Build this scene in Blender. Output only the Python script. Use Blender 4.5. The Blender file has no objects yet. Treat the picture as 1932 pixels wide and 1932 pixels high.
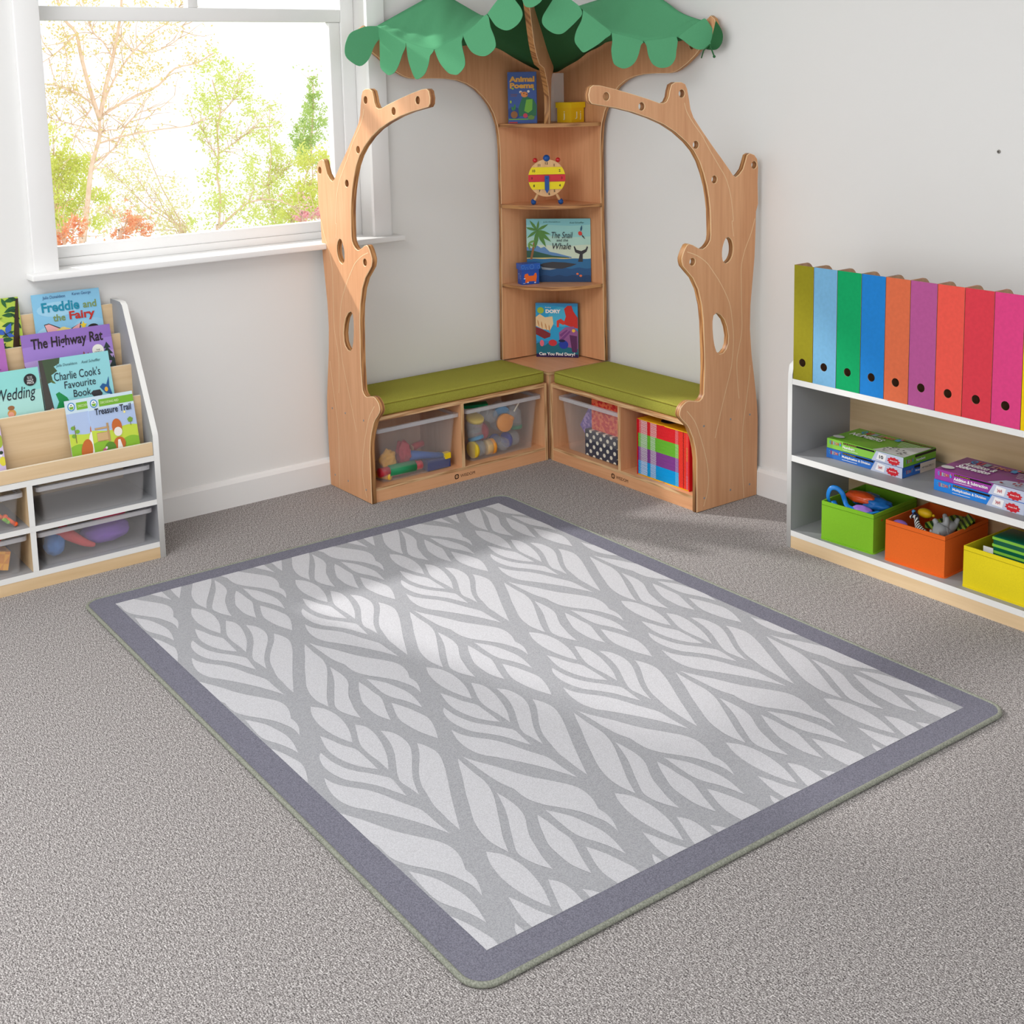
import bpy, bmesh, math, random
from mathutils import Vector, Matrix
from mathutils.geometry import tessellate_polygon
random.seed(7)
SC = bpy.context.scene
COL = SC.collection
V = Vector

# ------------------------------------------------------------------ materials
def lin(c):
    c /= 255.0
    return c/12.92 if c <= .04045 else ((c+.055)/1.055)**2.4
def rgb(r, g, b, k=1.0):
    return (min(lin(r)*k, .93), min(lin(g)*k, .93), min(lin(b)*k, .93), 1)
MATS = {}
def nt(name):
    m = bpy.data.materials.new(name); m.use_nodes = True
    t = m.node_tree; b = t.nodes['Principled BSDF']
    return m, t, b
def N(t, typ, **kw):
    n = t.nodes.new(typ)
    for k, v in kw.items():
        if hasattr(n, k): setattr(n, k, v)
        else: n.inputs[k.replace('_', ' ')].default_value = v
    return n
def coords(t, scale=(1, 1, 1), rot=(0, 0, 0)):
    c = N(t, 'ShaderNodeTexCoord'); mp = N(t, 'ShaderNodeMapping')
    mp.inputs['Scale'].default_value = scale; mp.inputs['Rotation'].default_value = rot
    t.links.new(c.outputs['Object'], mp.inputs['Vector']); return mp.outputs[0]
def ramp(t, fac, stops):
    r = N(t, 'ShaderNodeValToRGB'); e = r.color_ramp.elements
    while len(e) < len(stops): e.new(.5)
    for i, (p, c) in enumerate(stops): e[i].position = p; e[i].color = c
    t.links.new(fac, r.inputs[0]); return r.outputs[0]
def bump(t, b, h, strength, dist):
    n = N(t, 'ShaderNodeBump'); n.inputs['Strength'].default_value = strength; n.inputs['Distance'].default_value = dist
    t.links.new(h, n.inputs['Height']); t.links.new(n.outputs[0], b.inputs['Normal'])
def plain(r, g, b_, rough=.5, spec=.3, k=1.0):
    key = ('p', r, g, b_, rough, spec, k)
    if key in MATS: return MATS[key]
    m, t, b = nt('paint_%d_%d_%d' % (r, g, b_))
    b.inputs['Base Color'].default_value = rgb(r, g, b_, k)
    b.inputs['Roughness'].default_value = rough; b.inputs['Specular IOR Level'].default_value = spec
    MATS[key] = m; return m
def noisy(name, c1, c2, scale, rough=.8, detail=3, bs=0, bd=.001, stretch=(1, 1, 1), spec=.2, lo=.35, hi=.65):
    if name in MATS: return MATS[name]
    m, t, b = nt(name)
    n = N(t, 'ShaderNodeTexNoise'); n.inputs['Scale'].default_value = scale; n.inputs['Detail'].default_value = detail
    t.links.new(coords(t, stretch), n.inputs['Vector'])
    t.links.new(ramp(t, n.outputs[0], [(lo, c1), (hi, c2)]), b.inputs['Base Color'])
    b.inputs['Roughness'].default_value = rough; b.inputs['Specular IOR Level'].default_value = spec
    if bs: bump(t, b, n.outputs[0], bs, bd)
    MATS[name] = m; return m
def wood(name, base, dark, axis, rough=.42, spec=.35, s=1.0):
    """straight grained veneer: fine pores over broad bands, grain along the given axis"""
    if name in MATS: return MATS[name]
    m, t, b = nt(name)
    fine = [90*s, 90*s, 90*s]; broad = [11*s, 11*s, 11*s]; i = 'XYZ'.index(axis)
    fine[i] = 5*s; broad[i] = .8*s
    n1 = N(t, 'ShaderNodeTexNoise'); n1.inputs['Scale'].default_value = 1; n1.inputs['Detail'].default_value = 3
    t.links.new(coords(t, fine), n1.inputs['Vector'])
    n2 = N(t, 'ShaderNodeTexNoise'); n2.inputs['Scale'].default_value = 1; n2.inputs['Detail'].default_value = 2; n2.inputs['Distortion'].default_value = .6
    t.links.new(coords(t, broad), n2.inputs['Vector'])
    mx = N(t, 'ShaderNodeMix'); mx.data_type = 'FLOAT'; mx.inputs[0].default_value = .5
    t.links.new(n1.outputs[0], mx.inputs[2]); t.links.new(n2.outputs[0], mx.inputs[3])
    t.links.new(ramp(t, mx.outputs[0], [(.32, dark), (.62, base)]), b.inputs['Base Color'])
    b.inputs['Roughness'].default_value = rough; b.inputs['Specular IOR Level'].default_value = spec
    MATS[name] = m; return m
def ply(name, axis, light=rgb(222, 184, 138), dark=rgb(176, 128, 84), period=.0052):
    """layered plywood edge, layers stacked along the given axis"""
    if name in MATS: return MATS[name]
    m, t, b = nt(name)
    sc = [8, 8, 8]; sc['XYZ'.index(axis)] = 1/period
    n = N(t, 'ShaderNodeTexNoise'); n.inputs['Scale'].default_value = 1; n.inputs['Detail'].default_value = 1
    t.links.new(coords(t, sc), n.inputs['Vector'])
    t.links.new(ramp(t, n.outputs[0], [(.38, dark), (.56, light)]), b.inputs['Base Color'])
    b.inputs['Roughness'].default_value = .5
    MATS[name] = m; return m
def fabric(name, c, scale=900, k=.82, bs=.35):
    d = (c[0]*k, c[1]*k, c[2]*k, 1)
    return noisy(name, d, c, scale, rough=.95, detail=2, bs=bs, bd=.0006, spec=.1)
def clear(name, tint=(.86, .87, .9, 1), haze=.3, rough=.25):
    """translucent plastic: part see-through, part milky"""
    if name in MATS: return MATS[name]
    m, t, b = nt(name)
    b.inputs['Base Color'].default_value = tint; b.inputs['Roughness'].default_value = rough
    tr = N(t, 'ShaderNodeBsdfTransparent'); mx = N(t, 'ShaderNodeMixShader'); mx.inputs[0].default_value = haze
    t.links.new(tr.outputs[0], mx.inputs[1]); t.links.new(b.outputs[0], mx.inputs[2])
    t.links.new(mx.outputs[0], t.nodes['Material Output'].inputs['Surface'])
    MATS[name] = m; return m
def leafy(name, c, k=.8):
    if name in MATS: return MATS[name]
    m, t, b = nt(name)
    b.inputs['Base Color'].default_value = c; b.inputs['Roughness'].default_value = .6
    tl = N(t, 'ShaderNodeBsdfTranslucent'); tl.inputs[0].default_value = c
    mx = N(t, 'ShaderNodeMixShader'); mx.inputs[0].default_value = .5
    t.links.new(b.outputs[0], mx.inputs[1]); t.links.new(tl.outputs[0], mx.inputs[2])
    t.links.new(mx.outputs[0], t.nodes['Material Output'].inputs['Surface'])
    MATS[name] = m; return m

BEECH = {a: wood('beech_grain_'+a, rgb(226, 171, 127), rgb(210, 151, 107), a) for a in 'XYZ'}
MAPLE = {a: wood('maple_grain_'+a, rgb(232, 204, 164), rgb(214, 182, 138), a, s=.6) for a in 'XYZ'}
PLY = {a: ply('ply_edge_'+a, a) for a in 'XYZ'}
PLYB = {a: ply('ply_brown_'+a, a, rgb(196, 142, 88), rgb(140, 88, 48), .007) for a in 'XYZ'}
LITE = plain(240, 208, 164, .5)
WHITE = plain(238, 238, 236, .4)
GREYL = plain(158, 159, 163, .5)
WALL = plain(235, 235, 234, .9, .15)
TRIMW = plain(240, 240, 240, .45)
TRAY = clear('tray_plastic', (.78, .75, .75, 1), .10, .3)
RIM = clear('tray_rim_plastic', (.76, .75, .78, 1), .45, .3)
JAR = clear('jar_plastic', (.8, .84, .88, 1), .22, .15)

# ------------------------------------------------------------------ mesh builder
class MB:
    def __init__(s, *mats): s.v = []; s.f = []; s.m = []; s.mats = list(mats); s.sm = []
    def mi(s, m):
        if isinstance(m, int): return m
        if m not in s.mats: s.mats.append(m)
        return s.mats.index(m)
    def add(s, vs, fs, m=0, smooth=False):
        o = len(s.v); s.v += [tuple(q) for q in vs]; i = s.mi(m)
        for f in fs: s.f.append([a+o for a in f]); s.m.append(i); s.sm.append(smooth)
    def box(s, x0, x1, y0, y1, z0, z1, m=0, faces=None):
        """axis aligned box; faces: dict of side -> material for the sides that differ"""
        vs = [(x, y, z) for z in (z0, z1) for y in (y0, y1) for x in (x0, x1)]
        F = {'-z': (0, 2, 3, 1), '+z': (4, 5, 7, 6), '-y': (0, 1, 5, 4), '+y': (2, 6, 7, 3), '-x': (0, 4, 6, 2), '+x': (1, 3, 7, 5)}
        for k, f in F.items(): s.add(vs, [f], (faces or {}).get(k, m))
        return s
    def rbox(s, x0, x1, y0, y1, z0, z1, r, m=0, seg=3, M=None):
        """box with rounded edges"""
        bm = bmesh.new(); bmesh.ops.create_cube(bm, size=1)
        for v in bm.verts: v.co = V(((x0+x1)/2+v.co.x*(x1-x0), (y0+y1)/2+v.co.y*(y1-y0), (z0+z1)/2+v.co.z*(z1-z0)))
        bmesh.ops.bevel(bm, geom=bm.edges[:], offset=r, segments=seg, profile=.5, affect='EDGES')
        s.bm(bm, m, True, M); return s
    def bm(s, bm, m=0, smooth=False, M=None):
        bm.verts.index_update()
        s.add([(M @ v.co if M else v.co) for v in bm.verts], [[v.index for v in f.verts] for f in bm.faces], m, smooth); bm.free()
    def obox(s, o, a, b, c, m=0, faces=None):
        """box spanned by three vectors from corner o; faces: {'a0','a1','b0','b1','c0','c1'}"""
        o, a, b, c = V(o), V(a), V(b), V(c)
        vs = [o+a*i+b*j+c*k for k in (0, 1) for j in (0, 1) for i in (0, 1)]
        F = {'c0': (0, 2, 3, 1), 'c1': (4, 5, 7, 6), 'b0': (0, 1, 5, 4), 'b1': (2, 6, 7, 3), 'a0': (0, 4, 6, 2), 'a1': (1, 3, 7, 5)}
        for k, f in F.items(): s.add(vs, [f], (faces or {}).get(k, m))
        return s
    def tube(s, pts, r, m=0, n=8, r1=None, closed=False, squash=1.0):
        pts = [V(q) for q in pts]; K = len(pts); vs = []
        up = V((0, 0, 1)); prev = None
        for i, q in enumerate(pts):
            a = pts[(i-1) % K] if closed or i else pts[0]; b = pts[(i+1) % K] if closed or i < K-1 else pts[-1]
            d = (b-a).normalized()
            x = d.cross(up if prev is None else prev)
            if prev is None:
                if x.length < .05: x = d.cross(V((1, 0, 0)))
                y = x.normalized().cross(d)
            else: y = x.normalized().cross(d) if x.length > 1e-4 else prev
            x = d.cross(y).normalized(); y = x.cross(d).normalized(); prev = y
            rr = r if r1 is None else r+(r1-r)*i/max(1, K-1)
            for k in range(n):
                t = 2*math.pi*k/n; vs.append(q+x*math.cos(t)*rr+y*math.sin(t)*rr*squash)
        fs = []
        for i in range(K if closed else K-1):
            for k in range(n):
                j = (i+1) % K; fs.append((i*n+k, i*n+(k+1) % n, j*n+(k+1) % n, j*n+k))
        if not closed: fs += [tuple(range(n))[::-1], tuple((K-1)*n+k for k in range(n))]
        s.add(vs, fs, m, True); return s
    def lathe(s, prof, M, m=0, n=24, smooth=True):
        """profile [(r,z)...] turned about local z"""
        vs = []; fs = []
        for r, z in prof:
            for k in range(n): t = 2*math.pi*k/n; vs.append(M @ V((r*math.cos(t), r*math.sin(t), z)))
        for i in range(len(prof)-1):
            for k in range(n): fs.append((i*n+k, i*n+(k+1) % n, (i+1)*n+(k+1) % n, (i+1)*n+k))
        fs += [tuple(range(n))[::-1], tuple((len(prof)-1)*n+k for k in range(n))]
        s.add(vs, fs, m, smooth); return s
    def ball(s, c, r, m=0, sc=(1, 1, 1), M=None, u=16, w=10):
        bm = bmesh.new(); bmesh.ops.create_uvsphere(bm, u_segments=u, v_segments=w, radius=r)
        for v in bm.verts: v.co = V((v.co.x*sc[0], v.co.y*sc[1], v.co.z*sc[2]))
        T = Matrix.Translation(V(c)) @ (M.to_4x4() if M else Matrix())
        s.bm(bm, m, True, T); return s
    def lump(s, c, r, m=0, sc=(1, 1, 1), seed=0, amp=.25, fr=2.2):
        """crumpled cloth or soft toy: a sphere pushed in and out by noise"""
        from mathutils import noise
        bm = bmesh.new(); bmesh.ops.create_icosphere(bm, subdivisions=4, radius=1)
        for v in bm.verts:
            q = v.co*fr+V((seed*3.1, seed*1.7, seed))
            d = 1+amp*noise.noise(q)+amp*.6*abs(noise.noise(q*2.3))
            v.co = V((v.co.x*sc[0]*r*d+c[0], v.co.y*sc[1]*r*d+c[1], v.co.z*sc[2]*r*d+c[2]))
        s.bm(bm, m, True); return s
    def flat(s, P, polys, m=0):
        """flat shapes: P maps (u,v) to a point; polys is one outline"""
        pts = [P(*q) for q in polys]; tris = tessellate_polygon([[V((q[0], q[1], 0)) for q in polys]])
        o = [V((q[0], q[1], 0)) for q in polys]
        fs = []
        for a, b, c in tris:
            fs.append((a, b, c) if (o[b]-o[a]).cross(o[c]-o[a]).z > 0 else (a, c, b))
        s.add(pts, fs, m); return s
    def prism(s, outer, holes, P, t, front=0, side=0, back=None, ch=0, edge=None):
        """plate with holes: outline in plate coordinates, P(u,v,d) places it, d = depth from 0 (front) to t (back)"""
        def area(p): return sum(p[i][0]*p[(i+1) % len(p)][1]-p[(i+1) % len(p)][0]*p[i][1] for i in range(len(p)))
        outer = list(outer) if area(outer) > 0 else list(outer)[::-1]
        holes = [list(h) if area(h) < 0 else list(h)[::-1] for h in holes]
        def inset(p, d):
            r = []
            for i in range(len(p)):
                a, b, c = V(p[i-1]), V(p[i]), V(p[(i+1) % len(p)])
                n1 = V((-(b-a).y, (b-a).x)).normalized(); n2 = V((-(c-b).y, (c-b).x)).normalized()
                k = n1+n2; k = k.normalized() if k.length > .1 else n1
                q = b+k*d; r.append((q.x, q.y))
            return r
        loops = [outer]+holes
        ins = [inset(l, ch) for l in loops] if ch else loops
        flatl = [q for l in ins for q in l]
        tris = tessellate_polygon([[V((q[0], q[1], 0)) for q in l] for l in ins])
        o = [V((q[0], q[1])) for q in flatl]
        T = []
        for a, b, c in tris:
            cr = (o[b]-o[a]).cross(o[c]-o[a])
            T.append((a, b, c) if cr > 0 else (a, c, b))
        s.add([P(q[0], q[1], 0) for q in flatl], T, front)
        flb = [q for l in loops for q in l]
        s.add([P(q[0], q[1], t) for q in flb], [(a, c, b) for a, b, c in T], back if back is not None else front)
        for l, li in zip(loops, ins):
            n = len(l)
            if ch:
                s.add([P(q[0], q[1], 0) for q in li]+[P(q[0], q[1], ch) for q in l], [(i, i+n, (i+1) % n+n, (i+1) % n) for i in range(n)], edge if edge is not None else side)
            s.add([P(q[0], q[1], ch) for q in l]+[P(q[0], q[1], t) for q in l], [(i, i+n, (i+1) % n+n, (i+1) % n) for i in range(n)], side, True)
        return s
    def text(s, string, P, w=None, h=None, m=0, bold=0.0, shear=0.0, center=(0, 0)):
        """lettering fitted into a w by h box centred at `center`"""
        vs, fs = glyphs(string, bold, shear)
        x0 = min(q[0] for q in vs); x1 = max(q[0] for q in vs); y0 = min(q[1] for q in vs); y1 = max(q[1] for q in vs)
        kx = w/(x1-x0) if w else None; ky = h/(y1-y0) if h else None
        kx = kx or ky; ky = ky or kx
        s.add([P(center[0]+(q[0]-(x0+x1)/2)*kx, center[1]+(q[1]-(y0+y1)/2)*ky) for q in vs], fs, m); return s
    def build(s, name, parent=None, kind=None, label=None):
        me = bpy.data.meshes.new(name)
        o0 = V(parent_loc(parent)) if parent else V((0, 0, 0))
        me.from_pydata([tuple(V(q)-o0) for q in s.v], [], s.f)
        for m in s.mats: me.materials.append(m)
        me.polygons.foreach_set('material_index', s.m); me.polygons.foreach_set('use_smooth', s.sm)
        me.update()
        o = bpy.data.objects.new(name, me); COL.objects.link(o)
        if parent: o.parent = parent
        if kind: o['kind'] = kind
        if label: o['label'] = label
        return o
def parent_loc(p):
    l = V((0, 0, 0))
    while p: l = l+p.location; p = p.parent
    return l
GL = {}
def glyphs(string, bold, shear):
    k = (string, bold, shear)
    if k not in GL:
        c = bpy.data.curves.new('lettering', 'FONT'); c.body = string; c.offset = bold; c.shear = shear; c.resolution_u = 3; c.space_line = .9; c.align_x = 'CENTER'
        o = bpy.data.objects.new('lettering', c); COL.objects.link(o)
        me = bpy.data.meshes.new_from_object(o.evaluated_get(bpy.context.evaluated_depsgraph_get()))
        GL[k] = ([tuple(v.co) for v in me.vertices], [tuple(f.vertices) for f in me.polygons])
        bpy.data.objects.remove(o); bpy.data.meshes.remove(me); bpy.data.curves.remove(c)
    return GL[k]
def thing(name, label, cat, loc, group=None):
    o = bpy.data.objects.new(name, None); COL.objects.link(o); o.location = loc; o.empty_display_size = .05
    o['label'] = label; o['category'] = cat
    if group: o['group'] = group
    return o
def tag(o, label, cat, group=None):
    o['label'] = label; o['category'] = cat
    if group: o['group'] = group
    return o
def struct(name, mb, parent=None): return mb.build(name, parent, None if parent else 'structure')
def smooth_path(pts, k=4):
    """Catmull-Rom through points"""
    pts = [V(q) for q in pts]; out = []
    for i in range(len(pts)-1):
        a = pts[max(i-1, 0)]; b = pts[i]; c = pts[i+1]; d = pts[min(i+2, len(pts)-1)]
        for j in range(k):
            t = j/k
            out.append(.5*((2*b)+(c-a)*t+(2*a-5*b+4*c-d)*t*t+(3*b-a-3*c+d)*t**3))
    return out+[pts[-1]]
def circle(cx, cy, r, n=18, ry=None): return [(cx+r*math.cos(2*math.pi*i/n), cy+(ry or r)*math.sin(2*math.pi*i/n)) for i in range(n)]

SKY=1.0; SUN=145; AREA=80; EXPO=0.45
PANEL = [(0.0016,-0.0002),(0.2972,0.0017),(0.2974,0.1884),(0.3031,0.2284),(0.3131,0.2638),(0.3311,0.3021),(0.3422,0.3175),(0.3613,0.3354),(0.3732,0.3483),(0.3782,0.3587),(0.3769,0.3689),(0.3714,0.3806),(0.3609,0.3901),(0.3483,0.3971),(0.3353,0.3989),(0.3172,0.3958),(0.2944,0.3895),(0.2832,0.3904),(0.2714,0.3977),(0.2643,0.4093),(0.2629,0.4326),(0.2596,0.4956),(0.2611,0.5506),(0.266,0.6603),(0.2734,0.7154),(0.2905,0.7713),(0.3145,0.8117),(0.3424,0.8386),(0.3596,0.8561),(0.3649,0.8711),(0.3655,0.8829),(0.3593,0.8977),(0.3516,0.9114),(0.3411,0.9245),(0.331,0.927),(0.3147,0.9215),(0.2961,0.9115),(0.2808,0.9046),(0.2688,0.9034),(0.2541,0.9097),(0.2429,0.9194),(0.2348,0.9308),(0.2318,0.9473),(0.2325,0.978),(0.2349,1.0327),(0.2402,1.0689),(0.249,1.1089),(0.2646,1.1531),(0.2833,1.1932),(0.3094,1.2291),(0.3424,1.2595),(0.3903,1.2931),(0.4439,1.3207),(0.5032,1.3423),(0.5748,1.3635),(0.6443,1.3787),(0.7113,1.3893),(0.741,1.3941),(0.7511,1.4043),(0.7537,1.4219),(0.7472,1.4431),(0.7345,1.45),(0.7083,1.4484),(0.648,1.4363),(0.5787,1.4199),(0.5074,1.4015),(0.4633,1.3883),(0.4451,1.3863),(0.4308,1.3917),(0.4208,1.4066),(0.4165,1.4254),(0.4091,1.4442),(0.3913,1.4517),(0.3652,1.4511),(0.3481,1.4444),(0.3392,1.4292),(0.3305,1.3949),(0.3242,1.3643),(0.3108,1.3373),(0.2766,1.2981),(0.2246,1.2418),(0.1806,1.1967),(0.1448,1.1591),(0.1268,1.1382),(0.1136,1.1314),(0.0979,1.1387),(0.0788,1.1559),(0.0683,1.1798),(0.0595,1.2017),(0.0457,1.2073),(0.0236,1.2003),(0.0096,1.1854),(0.004,1.1566),(0.0064,1.1071),(0.0035,1.0326),(0.0134,1.0071),(0.0151,0.9337),(0.019,0.8505),(0.0283,0.7685),(0.0378,0.6845),(0.0392,0.601),(0.0311,0.5135),(0.0163,0.4262),(0.002,0.3363),(-0.0027,0.2769),(-0.0023,0.1904),(-0.0012,0.102)]
HOLES = [(0.0247,1.1664),(0.2151,1.13),(0.301,1.2483),(0.5376,1.3796),(0.6832,1.4148),(0.3638,1.4148),(0.3167,0.866)]
SLOT1 = [(0.1488,0.9323),(0.1372,0.9251),(0.1319,0.9184),(0.1272,0.907),(0.1254,0.8975),(0.125,0.8865),(0.1266,0.8757),(0.1299,0.8667),(0.1346,0.8593),(0.1403,0.8529),(0.1477,0.8482),(0.1598,0.844),(0.1695,0.8481),(0.1749,0.8572),(0.1776,0.8699),(0.1779,0.8839),(0.1761,0.8961),(0.173,0.9066),(0.1664,0.92),(0.1595,0.9294)]
SLOT2 = [(0.2036,0.6807),(0.1833,0.6708),(0.1654,0.6518),(0.1532,0.6252),(0.1461,0.5936),(0.1481,0.5661),(0.1566,0.5496),(0.172,0.5376),(0.1893,0.5365),(0.2032,0.547),(0.2127,0.5706),(0.2178,0.5934),(0.2216,0.6269),(0.2218,0.6542),(0.218,0.6728)]
GROOVES = [[(0.3525,1.3855),(0.3426,1.3569),(0.3129,1.3181),(0.2749,1.2785),(0.2395,1.2305),(0.1949,1.1735),(0.163,1.132),(0.1423,1.0826),(0.1329,1.0415),(0.1256,0.9874),(0.1319,0.9819),(0.1242,0.9323)],[(0.0202,0.984),(0.0384,0.9357),(0.0674,0.8831),(0.085,0.8297),(0.0855,0.7743),(0.0836,0.6906),(0.0816,0.6064),(0.0936,0.552),(0.1055,0.4976),(0.1002,0.4119),(0.0939,0.3664)],[(0.3421,0.9018),(0.2944,0.8838),(0.2502,0.8553),(0.2209,0.8225),(0.1911,0.7866),(0.1598,0.7391),(0.1398,0.698),(0.1303,0.6524),(0.1231,0.5957),(0.1242,0.5456),(0.1323,0.4853),(0.1498,0.4322),(0.1718,0.3688),(0.1892,0.316),(0.2107,0.2474)],[(0.039,0.4752),(0.0472,0.4138),(0.0582,0.3471),(0.0735,0.264),(0.0773,0.1782),(0.0729,0.0902),(0.0676,0.0043)],[(0.3437,0.3663),(0.3072,0.3233),(0.2819,0.2682),(0.2586,0.2017),(0.2457,0.1482),(0.242,0.1022),(0.2493,0.0587),(0.2653,0.0174)]]
SCREWS = [(0.039,0.299),(0.1351,0.3),(0.2642,0.2995),(0.0381,0.0468),(0.1346,0.0472),(0.2622,0.0461)]
ARM = [(0.3082,0.3537),(0.3022,0.7389),(0.2981,0.8646),(0.2964,1.0311),(0.2961,1.155),(0.2961,1.1982),(0.2995,1.2502),(0.3058,1.2917),(0.3224,1.3383),(0.3425,1.3717),(0.3703,1.4049),(0.4053,1.435),(0.4473,1.4573),(0.4923,1.4707),(0.5438,1.4774),(0.6016,1.4795),(0.6791,1.4789),(0.7068,1.4828),(0.7308,1.491),(0.7682,1.5107),(0.8084,1.5379),(0.8348,1.5605),(0.8739,1.5892),(0.9092,1.6177),(0.9129,1.6426),(0.9059,1.6611),(0.8866,1.6734)]
BRANCH = [(0.9049,1.7734),(0.8342,1.7079),(0.7751,1.6394),(0.7255,1.5891),(0.6579,1.5475),(0.5855,1.5207),(0.4429,1.5072),(0.3831,1.4719),(0.3268,1.4358),(0.2991,1.4002),(0.2973,1.345),(0.315,1.3014)]
FOLDL = [(0.0576,-0.8711,1.6606),(0.1161,-0.8435,1.6435),(0.1734,-0.8164,1.6117),(0.2245,-0.7923,1.5916),(0.2793,-0.7664,1.5788),(0.3344,-0.7404,1.597),(0.3891,-0.7145,1.624),(0.4356,-0.6926,1.658),(0.4787,-0.6722,1.6934),(0.516,-0.6546,1.7375),(0.5571,-0.6352,1.7668),(0.6011,-0.6144,1.7852)]
FOLDR = [(0.6101,-0.6101,1.7847),(0.6403,-0.5462,1.7754),(0.6768,-0.4689,1.731),(0.6885,-0.4442,1.7096),(0.712,-0.3945,1.6649),(0.7357,-0.3443,1.6207),(0.7605,-0.2918,1.6064),(0.7854,-0.239,1.5901),(0.8106,-0.1857,1.5938),(0.8359,-0.1322,1.6),(0.858,-0.0853,1.6297),(0.8761,-0.0471,1.656)]
RIDGEL = [(0.03,-0.8545,1.6656),(0.03,-0.7654,1.7076),(0.03,-0.6605,1.7564),(0.03,-0.57,1.7964),(0.03,-0.4899,1.7628),(0.03,-0.4106,1.7265),(0.03,-0.3617,1.7051)]
RIDGER = [(0.1867,-0.03,1.7426),(0.2661,-0.03,1.7541),(0.3465,-0.03,1.7652),(0.5212,-0.03,1.7946),(0.6636,-0.03,1.7387),(0.755,-0.03,1.6893),(0.8592,-0.03,1.6569)]
LOWL = [(0.03,-0.8557,1.6393),(0.03,-0.6423,1.6277),(0.03,-0.4388,1.6195),(0.03,-0.3098,1.5909),(0.03,-0.2134,1.5454),(0.03,-0.1091,1.5027),(0.03,-0.0312,1.491)]
LOWR = [(0.0353,-0.03,1.4909),(0.1195,-0.03,1.5165),(0.1885,-0.03,1.5397),(0.2402,-0.03,1.5648),(0.3063,-0.03,1.583),(0.3772,-0.03,1.6045),(0.5763,-0.03,1.6073),(0.7679,-0.03,1.5931),(0.8592,-0.03,1.6189)]
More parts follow.
